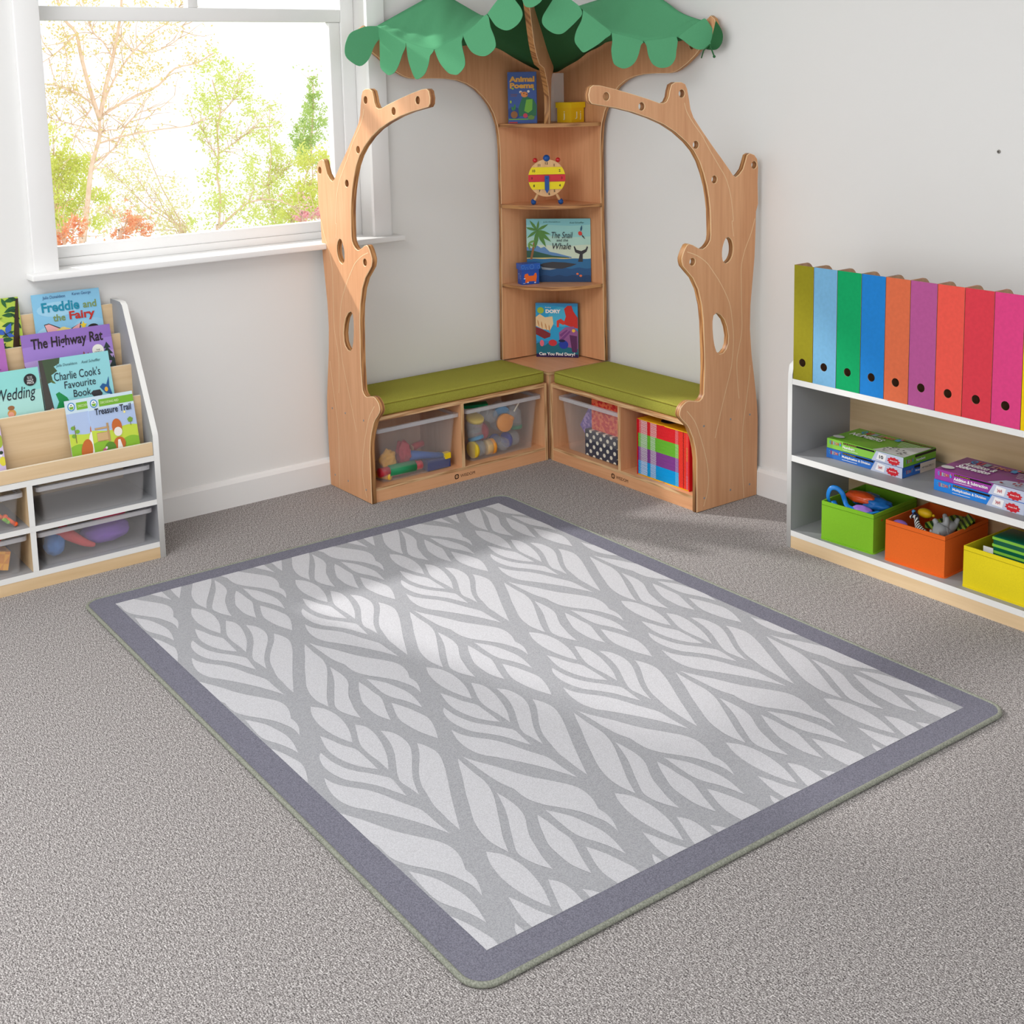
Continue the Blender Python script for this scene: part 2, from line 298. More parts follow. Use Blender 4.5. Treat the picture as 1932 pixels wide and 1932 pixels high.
PETALS = [[(0.075,-0.8716,1.6687),(0.075,-0.9122,1.6678),(0.075,-0.9485,1.6581),(0.075,-0.9801,1.6447),(0.075,-0.9967,1.622),(0.075,-1.0061,1.5916),(0.075,-1.0039,1.565),(0.075,-0.9849,1.5457),(0.075,-0.9501,1.5287),(0.075,-0.9226,1.5411),(0.075,-0.9035,1.564),(0.075,-0.8885,1.5948),(0.075,-0.8717,1.6159),(0.075,-0.8608,1.6248),(0.075,-0.8561,1.6487)],[(0.0669,-0.8667,1.6691),(0.1084,-0.8471,1.6493),(0.1454,-0.8297,1.6287),(0.178,-0.8142,1.6123),(0.1785,-0.814,1.6027),(0.1772,-0.8146,1.5905),(0.1638,-0.821,1.5648),(0.1499,-0.8275,1.5306),(0.1321,-0.836,1.504),(0.1106,-0.8461,1.4948),(0.0941,-0.8539,1.5049),(0.0799,-0.8606,1.5208),(0.0779,-0.8616,1.5441),(0.0792,-0.8609,1.6061),(0.0788,-0.8611,1.6273)],[(0.1805,-0.8131,1.611),(0.2309,-0.7893,1.5914),(0.2674,-0.772,1.5826),(0.2835,-0.7644,1.5783),(0.2749,-0.7685,1.5653),(0.2686,-0.7715,1.5579),(0.2614,-0.7749,1.5277),(0.2481,-0.7812,1.4975),(0.2269,-0.7911,1.4808),(0.2104,-0.7989,1.4811),(0.197,-0.8053,1.5102),(0.186,-0.8105,1.5489),(0.1821,-0.8123,1.5873)],[(0.2851,-0.7637,1.5775),(0.3203,-0.747,1.5948),(0.3569,-0.7298,1.6108),(0.389,-0.7146,1.6235),(0.3844,-0.7167,1.6031),(0.3876,-0.7152,1.5769),(0.3945,-0.712,1.543),(0.3917,-0.7133,1.5168),(0.3692,-0.7239,1.4929),(0.3532,-0.7315,1.4914),(0.3333,-0.7409,1.4975),(0.3099,-0.7519,1.5227),(0.2966,-0.7583,1.5457)],[(0.3909,-0.7137,1.623),(0.4371,-0.6919,1.6587),(0.4776,-0.6727,1.6919),(0.4892,-0.6673,1.6473),(0.5018,-0.6613,1.6137),(0.5057,-0.6595,1.5841),(0.4929,-0.6655,1.5661),(0.4693,-0.6767,1.552),(0.442,-0.6895,1.5547),(0.4189,-0.7005,1.5684),(0.402,-0.7085,1.5951)],[(0.48,-0.6716,1.6943),(0.5164,-0.6544,1.7375),(0.5436,-0.6416,1.7578),(0.5663,-0.6308,1.7602),(0.577,-0.6258,1.7344),(0.5952,-0.6171,1.7082),(0.6014,-0.6142,1.6826),(0.5866,-0.6212,1.6561),(0.5597,-0.6339,1.6379),(0.5368,-0.6447,1.6362),(0.5104,-0.6572,1.6501),(0.4955,-0.6643,1.6691)],[(0.6436,-0.6497,1.7301),(0.6506,-0.6456,1.7102),(0.6599,-0.6346,1.7044),(0.6704,-0.6196,1.7076),(0.6833,-0.5969,1.7286),(0.6797,-0.5933,1.7609),(0.6396,-0.6448,1.7695)],[(0.6494,-0.5269,1.7317),(0.6411,-0.5445,1.703),(0.6344,-0.5586,1.6778),(0.6335,-0.5607,1.6561),(0.639,-0.549,1.6377),(0.6486,-0.5287,1.6228),(0.6567,-0.5115,1.6182),(0.6649,-0.4942,1.6222),(0.6765,-0.4697,1.6437),(0.6848,-0.4521,1.6617),(0.6928,-0.4352,1.684),(0.6891,-0.4428,1.7081),(0.6771,-0.4684,1.731),(0.6626,-0.4991,1.753),(0.6529,-0.5197,1.7533)],[(0.694,-0.4326,1.6971),(0.6934,-0.4338,1.6833),(0.6913,-0.4383,1.6615),(0.6846,-0.4525,1.6325),(0.6811,-0.4598,1.607),(0.6818,-0.4583,1.5887),(0.6874,-0.4464,1.5701),(0.6939,-0.4327,1.5559),(0.7039,-0.4117,1.5657),(0.7172,-0.3835,1.5836),(0.7272,-0.3623,1.6016),(0.7356,-0.3446,1.6207),(0.7143,-0.3896,1.6607)],[(0.7365,-0.3425,1.6203),(0.7379,-0.3396,1.5938),(0.7361,-0.3435,1.5607),(0.7384,-0.3385,1.5236),(0.7433,-0.3281,1.5085),(0.7541,-0.3053,1.4987),(0.765,-0.2822,1.5056),(0.7726,-0.2661,1.522),(0.7777,-0.2553,1.5477),(0.7812,-0.248,1.5772),(0.7841,-0.2419,1.5897),(0.7604,-0.292,1.6058)],[(0.7854,-0.2391,1.5897),(0.7895,-0.2303,1.5732),(0.792,-0.2252,1.5434),(0.797,-0.2146,1.5171),(0.8037,-0.2004,1.5037),(0.8138,-0.179,1.4976),(0.8256,-0.1539,1.5045),(0.8333,-0.1377,1.5266),(0.835,-0.134,1.5527),(0.8359,-0.1321,1.6003),(0.8123,-0.1821,1.5964)],[(0.8376,-0.1285,1.6017),(0.8461,-0.1106,1.5895),(0.8546,-0.0926,1.5742),(0.8648,-0.071,1.5607),(0.875,-0.0493,1.5577),(0.8853,-0.0276,1.5692),(0.8913,-0.0149,1.5839),(0.8938,-0.0096,1.6138),(0.8887,-0.0205,1.6364),(0.8801,-0.0385,1.662),(0.8733,-0.053,1.6574),(0.858,-0.0854,1.6356)],[(0.9169,-0.02,1.6537),(0.9351,-0.02,1.6344),(0.9496,-0.02,1.6079),(0.9456,-0.02,1.5784),(0.925,-0.02,1.5586),(0.8989,-0.02,1.5556),(0.8672,-0.02,1.5622),(0.8936,-0.02,1.5839),(0.904,-0.02,1.6134),(0.9118,-0.02,1.6354)]]
STRING = [(0.9151,-0.05,1.574),(0.9255,-0.05,1.5532),(0.936,-0.05,1.5325)]
RUGLEAF = [([(0.9009,1.1957),(0.9304,1.1747),(0.9753,1.1658),(1.0216,1.1694),(1.0619,1.179),(1.1088,1.198),(1.0809,1.209),(1.0388,1.2179),(0.9893,1.2201),(0.9387,1.2116)],[0,5]),([(1.0422,1.1537),(1.0702,1.1388),(1.1164,1.1401),(1.1678,1.1524),(1.2138,1.169),(1.259,1.193),(1.2173,1.1919),(1.1722,1.1936),(1.1309,1.1893),(1.0836,1.1715)],[0,5]),([(1.1035,1.1218),(1.1292,1.1044),(1.1684,1.099),(1.2052,1.1053),(1.2429,1.1232),(1.2861,1.1499),(1.3297,1.1735),(1.3815,1.1922),(1.3469,1.1943),(1.3179,1.1969),(1.2902,1.1887),(1.2552,1.1711),(1.2143,1.15),(1.1742,1.1348),(1.1353,1.1261)],[0,7]),([(1.2022,1.0854),(1.2292,1.0752),(1.269,1.0718),(1.3203,1.089),(1.3706,1.1132),(1.4276,1.1421),(1.4738,1.1642),(1.5404,1.1954),(1.505,1.1949),(1.4647,1.1916),(1.4352,1.1893),(1.3922,1.1786),(1.3487,1.1665),(1.3048,1.1441),(1.2581,1.1132),(1.2277,1.0959)],[0,7]),([(1.0387,1.2425),(1.066,1.2325),(1.1048,1.2221),(1.1397,1.2066),(1.1697,1.2061),(1.2153,1.208),(1.2422,1.2098),(1.2206,1.2281),(1.1897,1.2448),(1.1483,1.2561),(1.0994,1.2572)],[0,6]),([(1.1039,1.275),(1.1446,1.2745),(1.1865,1.2667),(1.2197,1.2514),(1.2515,1.2289),(1.2775,1.2135),(1.2936,1.2061),(1.3279,1.2098),(1.3699,1.2151),(1.3365,1.2283),(1.3026,1.2417),(1.2693,1.2626),(1.238,1.285),(1.198,1.2964),(1.1553,1.297),(1.1201,1.2869)],[0,8]),([(1.2015,1.3181),(1.2335,1.3122),(1.2634,1.2956),(1.296,1.2711),(1.3334,1.2531),(1.3767,1.2392),(1.4131,1.2252),(1.438,1.2176),(1.4804,1.2183),(1.5106,1.2182),(1.5374,1.2179),(1.5077,1.2294),(1.4714,1.2452),(1.4365,1.2625),(1.3977,1.2844),(1.3605,1.3079),(1.3342,1.3252),(1.2943,1.3353),(1.245,1.3314)],[0,10]),([(1.0065,1.0345),(1.0267,1.0259),(1.0582,1.0155),(1.0899,1.0086),(1.1159,1.0043),(1.1468,1.0093),(1.183,1.0223),(1.2149,1.0371),(1.1878,1.047),(1.1563,1.0559),(1.1217,1.0604),(1.0926,1.0614),(1.0626,1.0549),(1.0322,1.044)],[0,7]),([(1.3127,0.7111),(1.3438,0.7013),(1.3971,0.6756),(1.4617,0.6487),(1.5167,0.615),(1.5531,0.5946),(1.584,0.5884),(1.6191,0.5933),(1.6537,0.6068),(1.6168,0.6267),(1.5834,0.6568),(1.5424,0.6803),(1.5022,0.6931),(1.457,0.7066),(1.4187,0.7106),(1.366,0.7115)],[0,8]),([(0.7309,1.0213),(0.7695,1.0163),(0.8003,1.0026),(0.8353,0.9824),(0.8637,0.9618),(0.8957,0.9404),(0.9239,0.9327),(0.9532,0.9322),(0.9795,0.9394),(1.0075,0.9524),(0.9712,0.9497),(0.9356,0.9585),(0.9044,0.9705),(0.8744,0.9897),(0.8425,1.0112),(0.8103,1.0236),(0.775,1.0255)],[0,9]),([(0.8609,1.0201),(0.8852,1.0052),(0.9131,0.991),(0.9529,0.9813),(0.9888,0.9758),(1.0276,0.9786),(1.0729,0.9889),(1.0447,0.9952),(1.0128,1.0056),(0.9852,1.0188),(0.9559,1.0254),(0.9183,1.0244),(0.8882,1.0221)],[0,6]),([(1.3149,0.724),(1.3766,0.7285),(1.4269,0.7298),(1.4768,0.744),(1.5342,0.7736),(1.5833,0.8006),(1.6168,0.8185),(1.6587,0.8365),(1.6162,0.8446),(1.5778,0.8421),(1.532,0.8301),(1.4796,0.8058),(1.4361,0.7856),(1.3817,0.757),(1.3467,0.7407)],[0,7]),([(1.4765,0.7349),(1.509,0.7317),(1.5456,0.7319),(1.5819,0.7405),(1.6159,0.7594),(1.6451,0.7742),(1.6772,0.7842),(1.7085,0.794),(1.7538,0.8023),(1.724,0.8162),(1.6939,0.8246),(1.6652,0.8225),(1.6271,0.8037),(1.5945,0.7864),(1.5594,0.7671),(1.5218,0.7509)],[0,8]),([(0.8641,1.0432),(0.8946,1.0409),(0.9325,1.0417),(0.9674,1.0411),(0.9945,1.0496),(1.03,1.0632),(1.0786,1.079),(1.0523,1.088),(1.0259,1.0928),(0.9879,1.0912),(0.9577,1.0871),(0.9216,1.0726),(0.8908,1.0588)],[0,6])]
RUG = [(0.5947,-0.7633),(0.9999,-0.0126)]
CAM = {'loc':(4.0645,-3.267,1.4876),'R':[0.600267,0.79948,-0.022606],'U':[-0.109935,0.110472,0.98778],'F':[-0.792208,0.590446,-0.154204],'f':2404.8404197110913,'cx':966.2208631727062,'cy':515.8173602476563}
TREE1 = [([[-10.0,1.29,-0.49],[-10.0,1.31,-0.23],[-10.0,1.39,0.21],[-10.0,1.45,0.55],[-10.0,1.51,0.73],[-10.0,1.57,0.9],[-10.0,1.59,1.1]],0.042),([[-10.0,1.59,1.1],[-10.0,1.68,1.45],[-10.0,1.78,1.76],[-10.0,1.86,2.05],[-10.0,1.91,2.28],[-10.0,1.95,2.57]],0.026),([[-10.0,1.59,1.1],[-10.0,1.54,1.28],[-10.0,1.48,1.54],[-10.0,1.43,1.82],[-10.0,1.4,2.04],[-10.0,1.29,2.17],[-10.0,1.23,2.36],[-10.0,1.19,2.55]],0.026),([[-10.0,1.6,1.13],[-10.0,1.79,1.24],[-10.0,2.01,1.34],[-10.0,2.29,1.46],[-10.0,2.49,1.64],[-10.0,2.76,1.7],[-10.0,2.97,1.81]],0.017),([[-10.0,1.63,1.25],[-10.0,1.78,1.53],[-10.0,1.98,1.79],[-10.0,2.22,2.02],[-10.0,2.46,2.17],[-10.0,2.6,2.35]],0.012),([[-10.0,1.39,2.02],[-10.0,1.2,1.85],[-10.0,1.02,1.73]],0.01),([[-10.0,1.54,1.26],[-10.0,1.39,1.37],[-10.0,1.22,1.46],[-10.0,1.01,1.5]],0.013),([[-10.0,1.5,1.22],[-10.0,1.42,1.11],[-10.0,1.26,0.87]],0.01),([[-10.0,1.54,0.83],[-10.0,1.82,0.9],[-10.0,2.26,0.96],[-10.0,2.64,0.99],[-10.0,2.84,1.08]],0.012),([[-10.0,1.48,0.62],[-10.0,1.72,0.77],[-10.0,1.89,1.03],[-10.0,2.07,1.17],[-10.0,2.27,1.19],[-10.0,2.47,1.34]],0.01),([[-10.0,1.57,0.93],[-10.0,1.68,0.98],[-10.0,1.82,0.99],[-10.0,2.02,1.14]],0.009),([[-10.0,1.57,0.96],[-10.0,1.42,1.02],[-10.0,1.19,1.09],[-10.0,1.04,1.14]],0.01),([[-10.0,1.45,0.53],[-10.0,1.6,0.66],[-10.0,1.77,0.82]],0.009),([[-10.0,1.86,2.05],[-10.0,1.98,1.88],[-10.0,2.26,1.83],[-10.0,2.58,1.99],[-10.0,2.62,2.14]],0.009),([[-10.0,1.78,1.77],[-10.0,1.69,1.94],[-10.0,1.58,2.05],[-10.0,1.51,2.28]],0.01)]
TREE4 = [([[-12.5,3.98,-0.82],[-12.5,4.01,-0.53],[-12.5,4.06,-0.09],[-12.5,4.03,0.21],[-12.5,4.07,0.5],[-12.5,4.07,0.79],[-12.5,4.13,1.08],[-12.5,4.09,1.29],[-12.5,4.04,1.51]],0.022),([[-12.5,4.01,-0.53],[-12.5,4.24,-0.36],[-12.5,4.44,-0.23],[-12.5,4.65,-0.19],[-12.5,4.9,-0.21],[-12.5,5.23,-0.35]],0.018),([[-12.5,4.07,0.5],[-12.5,4.3,0.63],[-12.5,4.54,0.77],[-12.5,4.71,0.91]],0.009),([[-12.5,4.05,0.43],[-12.5,3.94,0.65],[-12.5,3.84,0.87]],0.009),([[-12.5,4.12,1.04],[-12.5,4.33,1.22],[-12.5,4.44,1.5]],0.008)]
TREE5 = [([[-16.0,6.57,-1.42],[-16.0,6.6,-0.96],[-16.0,6.49,-0.31],[-16.0,6.58,0.14],[-16.0,6.57,0.6],[-16.0,6.61,1.05]],0.018),([[-16.0,6.5,-0.31],[-16.0,6.75,-0.14],[-16.0,6.91,0.03]],0.009)]
LEAF = {'t1':[((-10.0,1.2,1.99),0.256),((-10.0,1.44,2.05),0.23),((-10.0,1.78,1.99),0.263),((-10.0,2.07,1.76),0.267),((-10.0,2.33,1.96),0.299),((-10.0,2.53,2.14),0.18),((-10.0,2.82,1.75),0.214),((-10.0,1.87,1.53),0.265),((-10.0,2.12,1.58),0.208),((-10.0,1.23,1.6),0.229),((-10.0,1.1,1.32),0.229),((-10.0,1.38,1.31),0.174),((-10.0,2.35,2.34),0.238),((-10.0,1.52,2.36),0.259),((-10.0,1.18,2.38),0.227),((-10.0,2.05,2.34),0.235)],'t2':[((-14.5,2.45,0.67),0.227),((-14.5,2.53,0.36),0.304),((-14.5,2.63,0.09),0.344),((-14.5,2.46,-0.17),0.343),((-14.5,2.79,0.19),0.269),((-14.5,2.91,-0.21),0.31),((-14.5,2.4,-0.47),0.305)],'t3':[((-18.0,4.77,-0.11),0.42),((-18.0,4.63,-0.66),0.467),((-18.0,5.22,-0.61),0.474),((-18.0,5.49,-1.02),0.479),((-18.0,5.0,0.53),0.328),((-18.0,5.77,-1.24),0.435),((-18.0,4.33,-0.92),0.372),((-18.0,4.39,-0.08),0.324)],'t4':[((-12.5,4.11,1.4),0.327),((-12.5,4.35,1.51),0.256),((-12.5,4.05,1.65),0.253),((-12.5,4.15,0.86),0.293),((-12.5,4.2,0.42),0.294),((-12.5,4.14,0.05),0.332),((-12.5,4.32,-0.33),0.335),((-12.5,3.91,-0.45),0.294),((-12.5,3.94,1.16),0.217),((-12.5,4.57,1.13),0.185)],'t5':[((-16.0,6.6,0.78),0.272),((-16.0,6.58,0.42),0.318),((-16.0,6.45,-0.03),0.364),((-16.0,6.63,-0.41),0.412),((-16.0,6.31,-0.75),0.41),((-16.0,6.81,-0.88),0.416),((-16.0,6.76,0.13),0.229)],'t6':[((-21.0,10.14,1.48),0.092),((-21.0,10.13,1.22),0.173),((-21.0,10.11,0.96),0.232),((-21.0,10.1,0.67),0.29),((-21.0,10.06,0.35),0.325),((-21.0,10.01,0.04),0.348),((-21.0,9.7,0.35),0.207),((-21.0,9.73,0.06),0.185)],'t7':[((-15.0,6.79,-0.01),0.354),((-15.0,6.91,-0.46),0.401),((-15.0,6.61,-0.61),0.354),((-15.0,7.04,0.16),0.222),((-15.0,6.4,-0.86),0.264)],'r1':[((-9.0,0.82,-0.01),0.108),((-9.0,0.96,0.06),0.098),((-9.0,0.78,-0.11),0.086)],'r2':[((-11.0,2.18,-0.21),0.154),((-11.0,2.34,-0.26),0.129),((-11.0,2.07,-0.33),0.102)],'r3':[((-10.0,4.01,-0.21),0.085),((-10.0,4.23,-0.18),0.086)]}
D = .2903; H1 = .3066; H2 = .3478; EG = .0089; LB = .7885; TP = .0204
YO = -(D+LB+TP)                                   # outer face of the tree panel that ends the left bench
# ------------------------------------------------------------------ camera
cd = bpy.data.cameras.new('camera'); cam = bpy.data.objects.new('camera', cd); COL.objects.link(cam); SC.camera = cam
R_, U_, F_ = V(CAM['R']), V(CAM['U']), V(CAM['F'])
cam.matrix_world = Matrix(((R_.x, U_.x, -F_.x, CAM['loc'][0]), (R_.y, U_.y, -F_.y, CAM['loc'][1]), (R_.z, U_.z, -F_.z, CAM['loc'][2]), (0, 0, 0, 1)))
cd.sensor_width = 36; cd.lens = CAM['f']*36/1932; cd.shift_x = -(CAM['cx']-966)/1932; cd.shift_y = (CAM['cy']-966)/1932
cd.clip_end = 400

# ------------------------------------------------------------------ light
w = bpy.data.worlds.new('overcast_sky'); SC.world = w; w.use_nodes = True
w.node_tree.nodes['Background'].inputs[0].default_value = (1, 1, 1, 1); w.node_tree.nodes['Background'].inputs[1].default_value = SKY
def lamp(name, kind, loc, energy, **kw):
    l = bpy.data.lights.new(name, kind); l.energy = energy
    for k, v in kw.items():
        if k != 'aim': setattr(l, k, v)
    o = bpy.data.objects.new(name, l); COL.objects.link(o); o.location = loc
    if 'aim' in kw: o.rotation_euler = (V(kw['aim'])-V(loc)).to_track_quat('-Z', 'Y').to_euler()
    return o
lamp('window_light', 'AREA', (-2.40, -2.57, 3.35), SUN, shape='DISK', size=.18, color=(1, .97, .93), aim=(.6, -1.3, .3))
lamp('added_fill_light', 'AREA', (1.8, -3.1, 2.73), AREA, shape='RECTANGLE', size=2.4, size_y=2.4, aim=(1.8, -2.6, 0))  # added soft fill under the ceiling, stands for no known fitting
vs = SC.view_settings
vs.view_transform = 'Standard'; vs.look = 'None'; vs.gamma = 1; vs.exposure = EXPO; vs.use_curve_mapping = False

# ------------------------------------------------------------------ setting
def carpet():
    m, t, b = nt('carpet_loop_pile')
    n = N(t, 'ShaderNodeTexNoise'); n.inputs['Scale'].default_value = 360; n.inputs['Detail'].default_value = 2
    t.links.new(coords(t, (1, 1, 1)), n.inputs['Vector'])
    n3 = N(t, 'ShaderNodeTexNoise'); n3.inputs['Scale'].default_value = 1; n3.inputs['Detail'].default_value = 2
    t.links.new(coords(t, (90, 420, 1), (0, 0, .5)), n3.inputs['Vector'])
    mx = N(t, 'ShaderNodeMix'); mx.data_type = 'FLOAT'; mx.inputs[0].default_value = .35
    t.links.new(n.outputs[0], mx.inputs[2]); t.links.new(n3.outputs[0], mx.inputs[3])
    c = ramp(t, mx.outputs[0], [(.36, rgb(74, 70, 70)), (.5, rgb(148, 143, 142)), (.64, rgb(222, 218, 217))])
    t.links.new(c, b.inputs['Base Color']); b.inputs['Roughness'].default_value = 1; b.inputs['Specular IOR Level'].default_value = .05
    bump(t, b, mx.outputs[0], .4, .003); return m
mb = MB(carpet()); mb.box(-.018, 6, -6, .018, -.05, 0); struct('floor', mb)
mb = MB(WALL); mb.box(-.018, 6, .018, .14, -.05, 2.75); struct('wall_right', mb)
mb = MB(plain(244, 244, 242, .9)); mb.box(-.018, 6, -6, .018, 2.75, 2.85); struct('ceiling', mb)
WYH = -2.10; WY0, WY1, WZ0, WZ1 = -2.031, -.863, .885, 1.92
mb = MB(WALL); mb.prism([(-6, -.05), (.14, -.05), (.14, 2.75), (-6, 2.75)], [[(WYH, WZ0), (WY1, WZ0), (WY1, WZ1), (WYH, WZ1)]], lambda u, v, d: (-.018-d, u, v), .14)
struct('wall_left', mb)
def board(P0, P1, n, name, prof):
    """skirting board: profile (thickness, height) swept from P0 to P1, n points into the room"""
    mb = MB(TRIMW); P0, P1, n = V(P0), V(P1), V(n)
    vs = [q+n*a+V((0, 0, b)) for q in (P0, P1) for a, b in prof]; k = len(prof)
    mb.add(vs, [(i, (i+1) % k, (i+1) % k+k, i+k) for i in range(k)]+[tuple(range(k)), tuple(range(k, 2*k))[::-1]])
    struct(name, mb)
PR = [(0, 0), (.018, 0), (.018, .085), (.011, .096), (.004, .1), (0, .1)]
board((-.018, .018, 0), (-.018, -6, 0), (1, 0, 0), 'baseboard_left', PR)
board((-.018, .018, 0), (6, .018, 0), (0, -1, 0), 'baseboard_right', PR)
# window
mb = MB(TRIMW); mb.rbox(-.018, 0, -2.104, WY0+.004, .9, 2.0, .002); struct('trim_1', mb)
mb = MB(TRIMW); mb.rbox(-.018, 0, WY1-.004, -.793, .9, 2.0, .002); struct('trim_2', mb)
mb = MB(TRIMW); mb.rbox(-.018, 0, WY0, WY1, WZ1, 2.0, .002); struct('trim_3', mb)
win = bpy.data.objects.new('window_1', None); COL.objects.link(win); win.location = (-.12, -1.447, .9); win['kind'] = 'structure'
mb = MB(TRIMW)
def fr(y0, y1, z0, z1, x0=-.14, x1=-.1): mb.rbox(x0, x1, y0, y1, z0, z1, .003, 0, 2)
fr(WYH, WY0, WZ0, WZ1); fr(WY1-.055, WY1, WZ0, WZ1); fr(WY0, WY1-.055, WZ1-.05, WZ1); fr(WY0, WY1-.055, .904, .93)
fr(WY0, WY0+.03, .93, 1.69, -.145, -.108); fr(WY1-.1, WY1-.055, .93, 1.69, -.145, -.108); fr(WY0+.03, WY1-.1, .93, .968, -.145, -.108)
fr(WY0, WY1-.055, 1.69, 1.735); fr(-1.502, -1.466, 1.735, WZ1-.05); wf = mb.build('frame', win)
mb = MB(TRIMW); mb.rbox(-.14, -.0165, WYH, WY1, WZ0, .9045, .001); mb.rbox(-.018, .05, -2.126, -.766, WZ0, .9055, .004); mb.build('sill', win)
GLASS = clear('window_glass', (.9, .95, .95, 1), .03, .02)
for y0, y1, z0, z1 in ((WY0+.03, WY1-.1, .968, 1.69), (WY0, -1.502, 1.735, WZ1-.05), (-1.466, WY1-.055, 1.735, WZ1-.05)):
    mb = MB(GLASS); mb.box(-.127, -.123, y0-.004, y1+.004, z0-.004, z1+.004); mb.build('pane', wf)
# garden below, seen over the sill
GZ = -9.0
mb = MB(noisy('lawn_grass', rgb(120, 150, 60), rgb(160, 180, 90), 3)); mb.box(-42, -4, -30, 26, GZ-.3, GZ); struct('lawn', mb)

def tree(name, label, cat, trunks, blobs, leaf, n, size, twigs=60, flat=1.0, group='trees and shrubs outside the window'):
    base = trunks[0][0][0] if trunks else min(blobs, key=lambda q: q[0][2])[0]
    t = thing(name, label, cat, (base[0], base[1], GZ), group)
    rnd = random.Random(len(blobs)*7+n)
    def rv(): return V((rnd.uniform(-1, 1), rnd.uniform(-1, 1), rnd.uniform(-1, 1)))
    mb = MB(noisy('bark', rgb(226, 196, 168), rgb(240, 214, 190), 20)); paths = []
    if trunks:
        for i, (pts, r) in enumerate(trunks):
            pts = [V(q) for q in pts]
            if i == 0: pts = [V((base[0], base[1], GZ)), V((base[0]+.05, base[1], GZ*.5))]+pts
            mb.tube(smooth_path(pts, 3), r, n=6, r1=r*.4); paths.append(pts[3:] if i == 0 else pts)
    else:
        b0 = V(base)
        for c, r in blobs:
            c = V(c); q = b0.lerp(c, .5)+V((0, 0, -.1*r)); p = [V((b0.x, b0.y, GZ)), V((b0.x, b0.y, (GZ+b0.z)/2)), b0-V((0, 0, .3)), q, c+V((0, 0, r*.5))]
            mb.tube(smooth_path(p, 3), .022, n=5, r1=.005); paths.append(p[3:])
    leaves = MB(leaf)
    def put(p):
        a = rv().normalized(); b = a.cross(rv()).normalized(); s_ = size*rnd.uniform(.6, 1.4)
        leaves.add([p-a*s_, p+b*s_*.5, p+a*s_, p-b*s_*.5], [(0, 1, 2, 3)])
    for k in range(twigs):
        p = rnd.choice(paths); i = rnd.randrange(len(p)-1); a = p[i].lerp(p[i+1], rnd.random()); d = (rv()+V((0, 0, .35))+(p[i+1]-p[i]).normalized()*.6).normalized()
        L = rnd.uniform(.15, .5); q = [a]
        for m_ in range(3): d = (d+rv()*.35).normalized(); q.append(q[-1]+d*L/3)
        mb.tube(q, .006, n=4, r1=.002)
        for m_ in range(8): put(q[rnd.randrange(1, 4)]+rv()*.07)
    mb.build('trunk', t)
    tot = sum(r**2 for c, r in blobs)
    for c, r in blobs:
        cl = [V(c)+V((q.x*r*1.1, q.y*r, q.z*r*flat)) for q in [rv() for k in range(14)] if q.length < 1.1]
        for k in range(int(n*r*r/tot)): put(rnd.choice(cl)+V((rnd.gauss(0, 1), rnd.gauss(0, 1), rnd.gauss(0, 1)))*r*.2)
    leaves.build('foliage', t); return t
LG = leafy('leaf_yellow_green', rgb(232, 236, 128)); LG2 = leafy('leaf_pale_green', rgb(226, 234, 140)); LG3 = leafy('leaf_green', rgb(200, 222, 132)); LR = leafy('leaf_orange_red', rgb(252, 184, 136)); LP = leafy('leaf_pink', rgb(252, 196, 200))
LY = leafy('leaf_spring_yellow', rgb(236, 220, 150))
tree('garden_tree', 'tall slender tree with spreading branches and sparse yellow leaves behind window', 'tree', TREE1, LEAF['t1'], LY, 2600, .018, 150)
tree('garden_tree', 'bushy yellow-green tree at the left edge of the window', 'tree', [], LEAF['t2'], LG, 5200, .026, 50)
tree('garden_tree', 'very pale loose tree low in the middle of the window view', 'tree', [], LEAF['t3'], leafy('leaf_hazed', rgb(240, 234, 176)), 2600, .028, 90)  # washed-out haze is put into this pale leaf colour
tree('garden_tree', 'leafy tree with a forked low bough right of the window middle', 'tree', TREE4, LEAF['t4'], LG2, 3600, .023, 90)
tree('garden_tree', 'slim pale green tree between the forked tree and the conifer', 'tree', TREE5, LEAF['t5'], LG2, 3600, .026, 60)
tree('garden_tree', 'tapering green conifer near the right side of the window', 'tree', [], LEAF['t6'], LG3, 3400, .03, 30)
tree('garden_tree', 'dense bright green tree in front of the conifer, lower right of window', 'tree', [], LEAF['t7'], LG, 4400, .026, 40)
tree('garden_shrub', 'orange-red shrub at the lower left corner of the window', 'shrub', [], LEAF['r1'], LR, 700, .018, 12)
tree('garden_shrub', 'wide orange shrub low in the window, left of the forked tree', 'shrub', [], LEAF['r2'], LR, 900, .02, 12)
tree('garden_shrub', 'small pink and orange shrub low at the right of the window', 'shrub', [], LEAF['r3'], LP, 500, .02, 8)
# hook and marks on the right wall
t = thing('wall_hook', 'small screw hook on bare right wall above the rainbow files', 'hook', (1.9865, .018, 1.2395))
mb = MB(plain(150, 146, 140, .35)); mb.lathe([(.0055, 0), (.0055, .002), (.003, .003)], Matrix.Translation((1.9865, .018, 1.2395)) @ Matrix.Rotation(math.pi/2, 4, 'X')); mb.build('plate', t)
mb = MB(plain(90, 86, 82, .35)); mb.ball((1.9865, .013, 1.2395), .0028); mb.build('screw', t)

